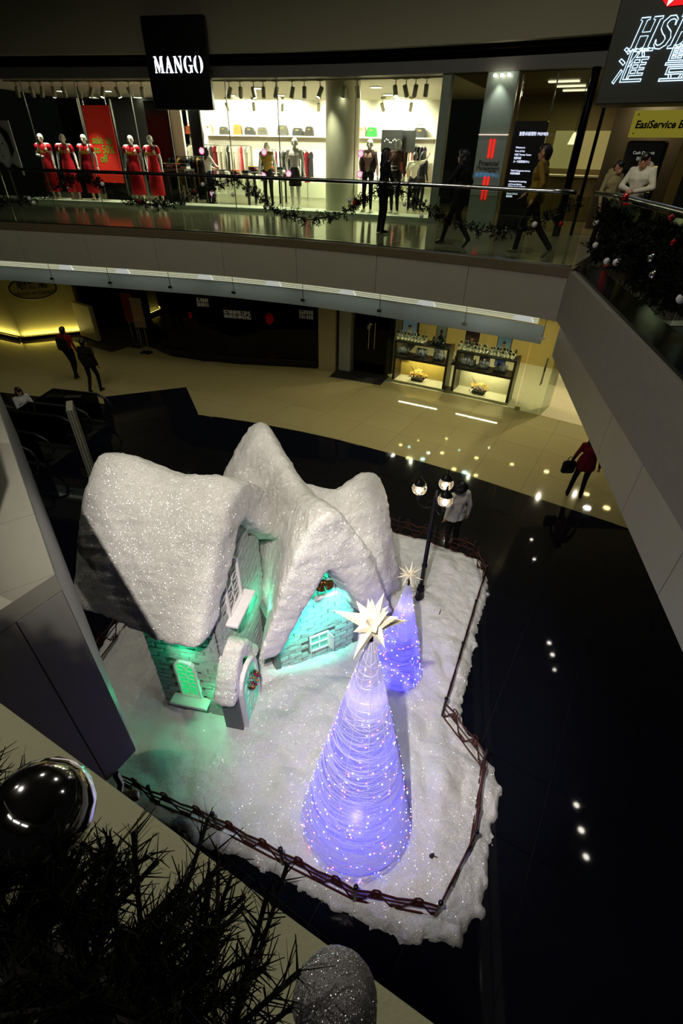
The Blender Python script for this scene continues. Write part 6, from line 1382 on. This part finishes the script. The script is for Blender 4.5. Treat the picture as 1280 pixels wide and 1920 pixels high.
# ================================================================== the near balcony
NST = mat('near_ledge_stone', (158, 156, 124), .7, var=.10, vscale=14, bump=.15, bscale=80)
GREYM = mat('grey_cladding', (124, 122, 114), .45, spec=.4, var=.06, vscale=4)
e = Vector((1.412, -.442, 0)).normalized(); Q0 = Vector((-1.715, .824, 0)); nb = Vector((e.y, -e.x, 0))           # along the edge; nb points back
def E_(u, v, z=0): return Q0+e*u+nb*v+Vector((0, 0, z))
b = MB(); b.slab([tuple(E_(0, .03)[:2]), tuple(E_(5.5, .03)[:2]), tuple(E_(5.5, 3.5)[:2]), (-6, -2.2), (-6.5, 1.6), (-3.25, 2.55), (-1.62, 1.28)], 3.36, 4.86)
near = struct(b.build('floor_near', mat('dark_walkway_near', (16, 16, 14), .6)))
for a, c in ((0, 1.11), (1.118, 2.3), (2.308, 3.5), (3.508, 5.4)):
    b = MB(); b.slab([tuple(E_(a, 0)[:2]), tuple(E_(c, 0)[:2]), tuple(E_(c, .34)[:2]), tuple(E_(a, .34)[:2])], 4.80, 4.9); b.build('ledge_stone', NST, near)
b = MB(); b.slab([tuple(E_(0, 0)[:2]), tuple(E_(5.4, 0)[:2]), tuple(E_(5.4, .03)[:2]), tuple(E_(0, .03)[:2])], 3.36, 4.80); b.build('fascia_panel', GREYM, near)
A = Vector((-1.555, 1.299, 0)); Bp = A+(Vector((-3.024, 2.669, 0))-A)*2.6; ab = (Bp-A).normalized(); nn_ = Vector((-ab.y, ab.x, 0))
if nn_.dot(Vector((-1, -1, 0))) < 0: nn_ = -nn_
back = (Q0-A).normalized()
j = [0, .55, 1.9, 3.2, 5.2]
b = MB(); b.slab([tuple(A[:2]), tuple((A+nn_*.5)[:2]), tuple((Q0+nn_*.1)[:2]), tuple(Q0[:2])], 4.80, 4.9); b.build('ledge_stone', mat('pale_cladding', (128, 126, 112), .6, var=.05), near)
for a, c in zip(j[:-1], j[1:]):
    p, q = A+ab*(a+.003), A+ab*(c-.003); b = MB(); r1, r2 = p+back*.5+nn_*(.0 if a == 0 else .35), q+nn_*.75; r1 = p+(nn_*.45 if a else back*.42)
    r1 = p+nn_*.5; r2 = q+nn_*.5
    b.slab([tuple(p[:2]), tuple(q[:2]), tuple(r2[:2]), tuple(r1[:2])], 4.80, 4.9); b.build('ledge_stone', mat('pale_cladding', (128, 126, 112), .6, var=.05), near)
b = MB(); p, q = A+ab*.01, A+ab*5.2; b.slab([tuple(p[:2]), tuple(q[:2]), tuple((q+nn_*.04)[:2]), tuple((p+nn_*.04)[:2])], 3.34, 4.80); b.build('fascia_panel', mat('blue_grey_side', (104, 108, 112), .4), near)
w0, w1 = A, Q0
for a, c in ((0, .43), (.44, 1.0)):
    p, q = w0.lerp(w1, a+.004), w0.lerp(w1, c); o_ = Vector((-.12, .02, 0)); b = MB(); b.slab([tuple(p[:2]), tuple(q[:2]), tuple((q+o_)[:2]), tuple((p+o_)[:2])], 3.34, 4.795); b.build('fascia_panel', GREYM, near)
# chrome-framed glass on the left wing
g0, g1 = A+nn_*.28+ab*.12, A+nn_*.28+ab*1.7
t = tag(put('framed_glass_panel', None), 'chrome-framed dark glass panel standing on the grey balcony corner', 'balustrade')
b = MB(); d_ = nn_*.012; b.slab([tuple(g0[:2]), tuple(g1[:2]), tuple((g1+d_)[:2]), tuple((g0+d_)[:2])], 4.95, 5.9); b.build('glass_panel', glass_mat('dark_balcony_glass', (90, 98, 90), .9), t)
b = MB(); z0, z1 = 4.93, 5.92; b.tube([g0+Vector((0, 0, z0)), g1+Vector((0, 0, z0)), g1+Vector((0, 0, z1)), g0+Vector((0, 0, z1))], .018, 6, closed=True); b.build('frame', CHROME, t)
# small floodlight under the corner
t = thing('floodlight', 'small metal floodlight hanging below the grey balcony corner', 'lamp', (-1.60, 1.14, 3.30), .4)
b = MB(); b.box((0, 0, -.02), (.03, .03, .12)); b.box((0, -.03, -.09), (.03, .08, .03)); b.build('bracket', IRON, t); b = MB(); b.bev((0, -.06, -.15), (.20, .05, .07), .008); b.build('housing', mat('flood_housing', (100, 94, 76), .4, metal=.6), t)

# foreground garland over the near rail
rail = [E_(u, .36, 5.90) for u in (-.3, .2, .6, 1.0, 1.4, 1.8, 2.4, 3.0)]
t = tag(put('near_handrail', None), 'steel handrail buried in the foreground pine garland', 'handrail'); b = MB(); b.tube([p-Vector((0, 0, .06)) for p in rail], .03, 10); b.build('rail_tube', mat('near_rail_steel', (60, 60, 58), .4, metal=.8), t, True)
gp = [E_(u, .305+.03*math.sin(u*6), 5.86+.03*math.cos(u*7)) for u in [-.3+.1*i for i in range(22)]]
garland('pine_garland', 'dense foreground pine garland on the near rail', gp, .125, 1100, 46, .026, .0010, 77)
def rayp(px, py, dist):
    v = RW.T @ np.array([px-CX, py-CY, F_PX]); v = v/np.linalg.norm(v); return Vector((v[0]*dist, v[1]*dist, CAM.z+v[2]*dist))
GLIT = snow_mat('glitter_ball', (120, 116, 120), .9, 900, .2, 60)
bauble(rayp(78, 1522, .60), .0465, BSIL, 'large mirror silver bauble in the foreground garland', 'foreground baubles').rotation_euler = (2.3, .9, 0)
bauble(rayp(628, 1878, .56), .0350, GLIT, 'glittery grey bauble at the bottom of the foreground garland', 'foreground baubles').rotation_euler = (2.3, .4, 0)

# unseen near gallery ceiling; lamps added for bauble reflections and ledge light
b = MB(); b.slab([tuple(E_(-3, 2.3)[:2]), tuple(E_(6, 2.3)[:2]), tuple(E_(6, 6)[:2]), tuple(E_(-3, 6)[:2])], 8.5, 8.6); struct(b.build('ceiling_near', mat('near_ceiling', (120, 116, 100), .8)))
for u, v, lab in ((.4, 2.7, 'left'), (1.6, 2.7, 'middle'), (2.8, 2.7, 'right')):
    p = E_(u, v, 8.47); b = MB(); b.box((p.x, p.y, p.z), (.9, .16, .05), math.atan2(e.y, e.x)); tag(b.build('reflection_lamp', emis('reflection_lamp_glow', (255, 250, 235), 5.0)), lab+' added lamp bar over the near gallery, mirrored in the bauble', 'ceiling light')
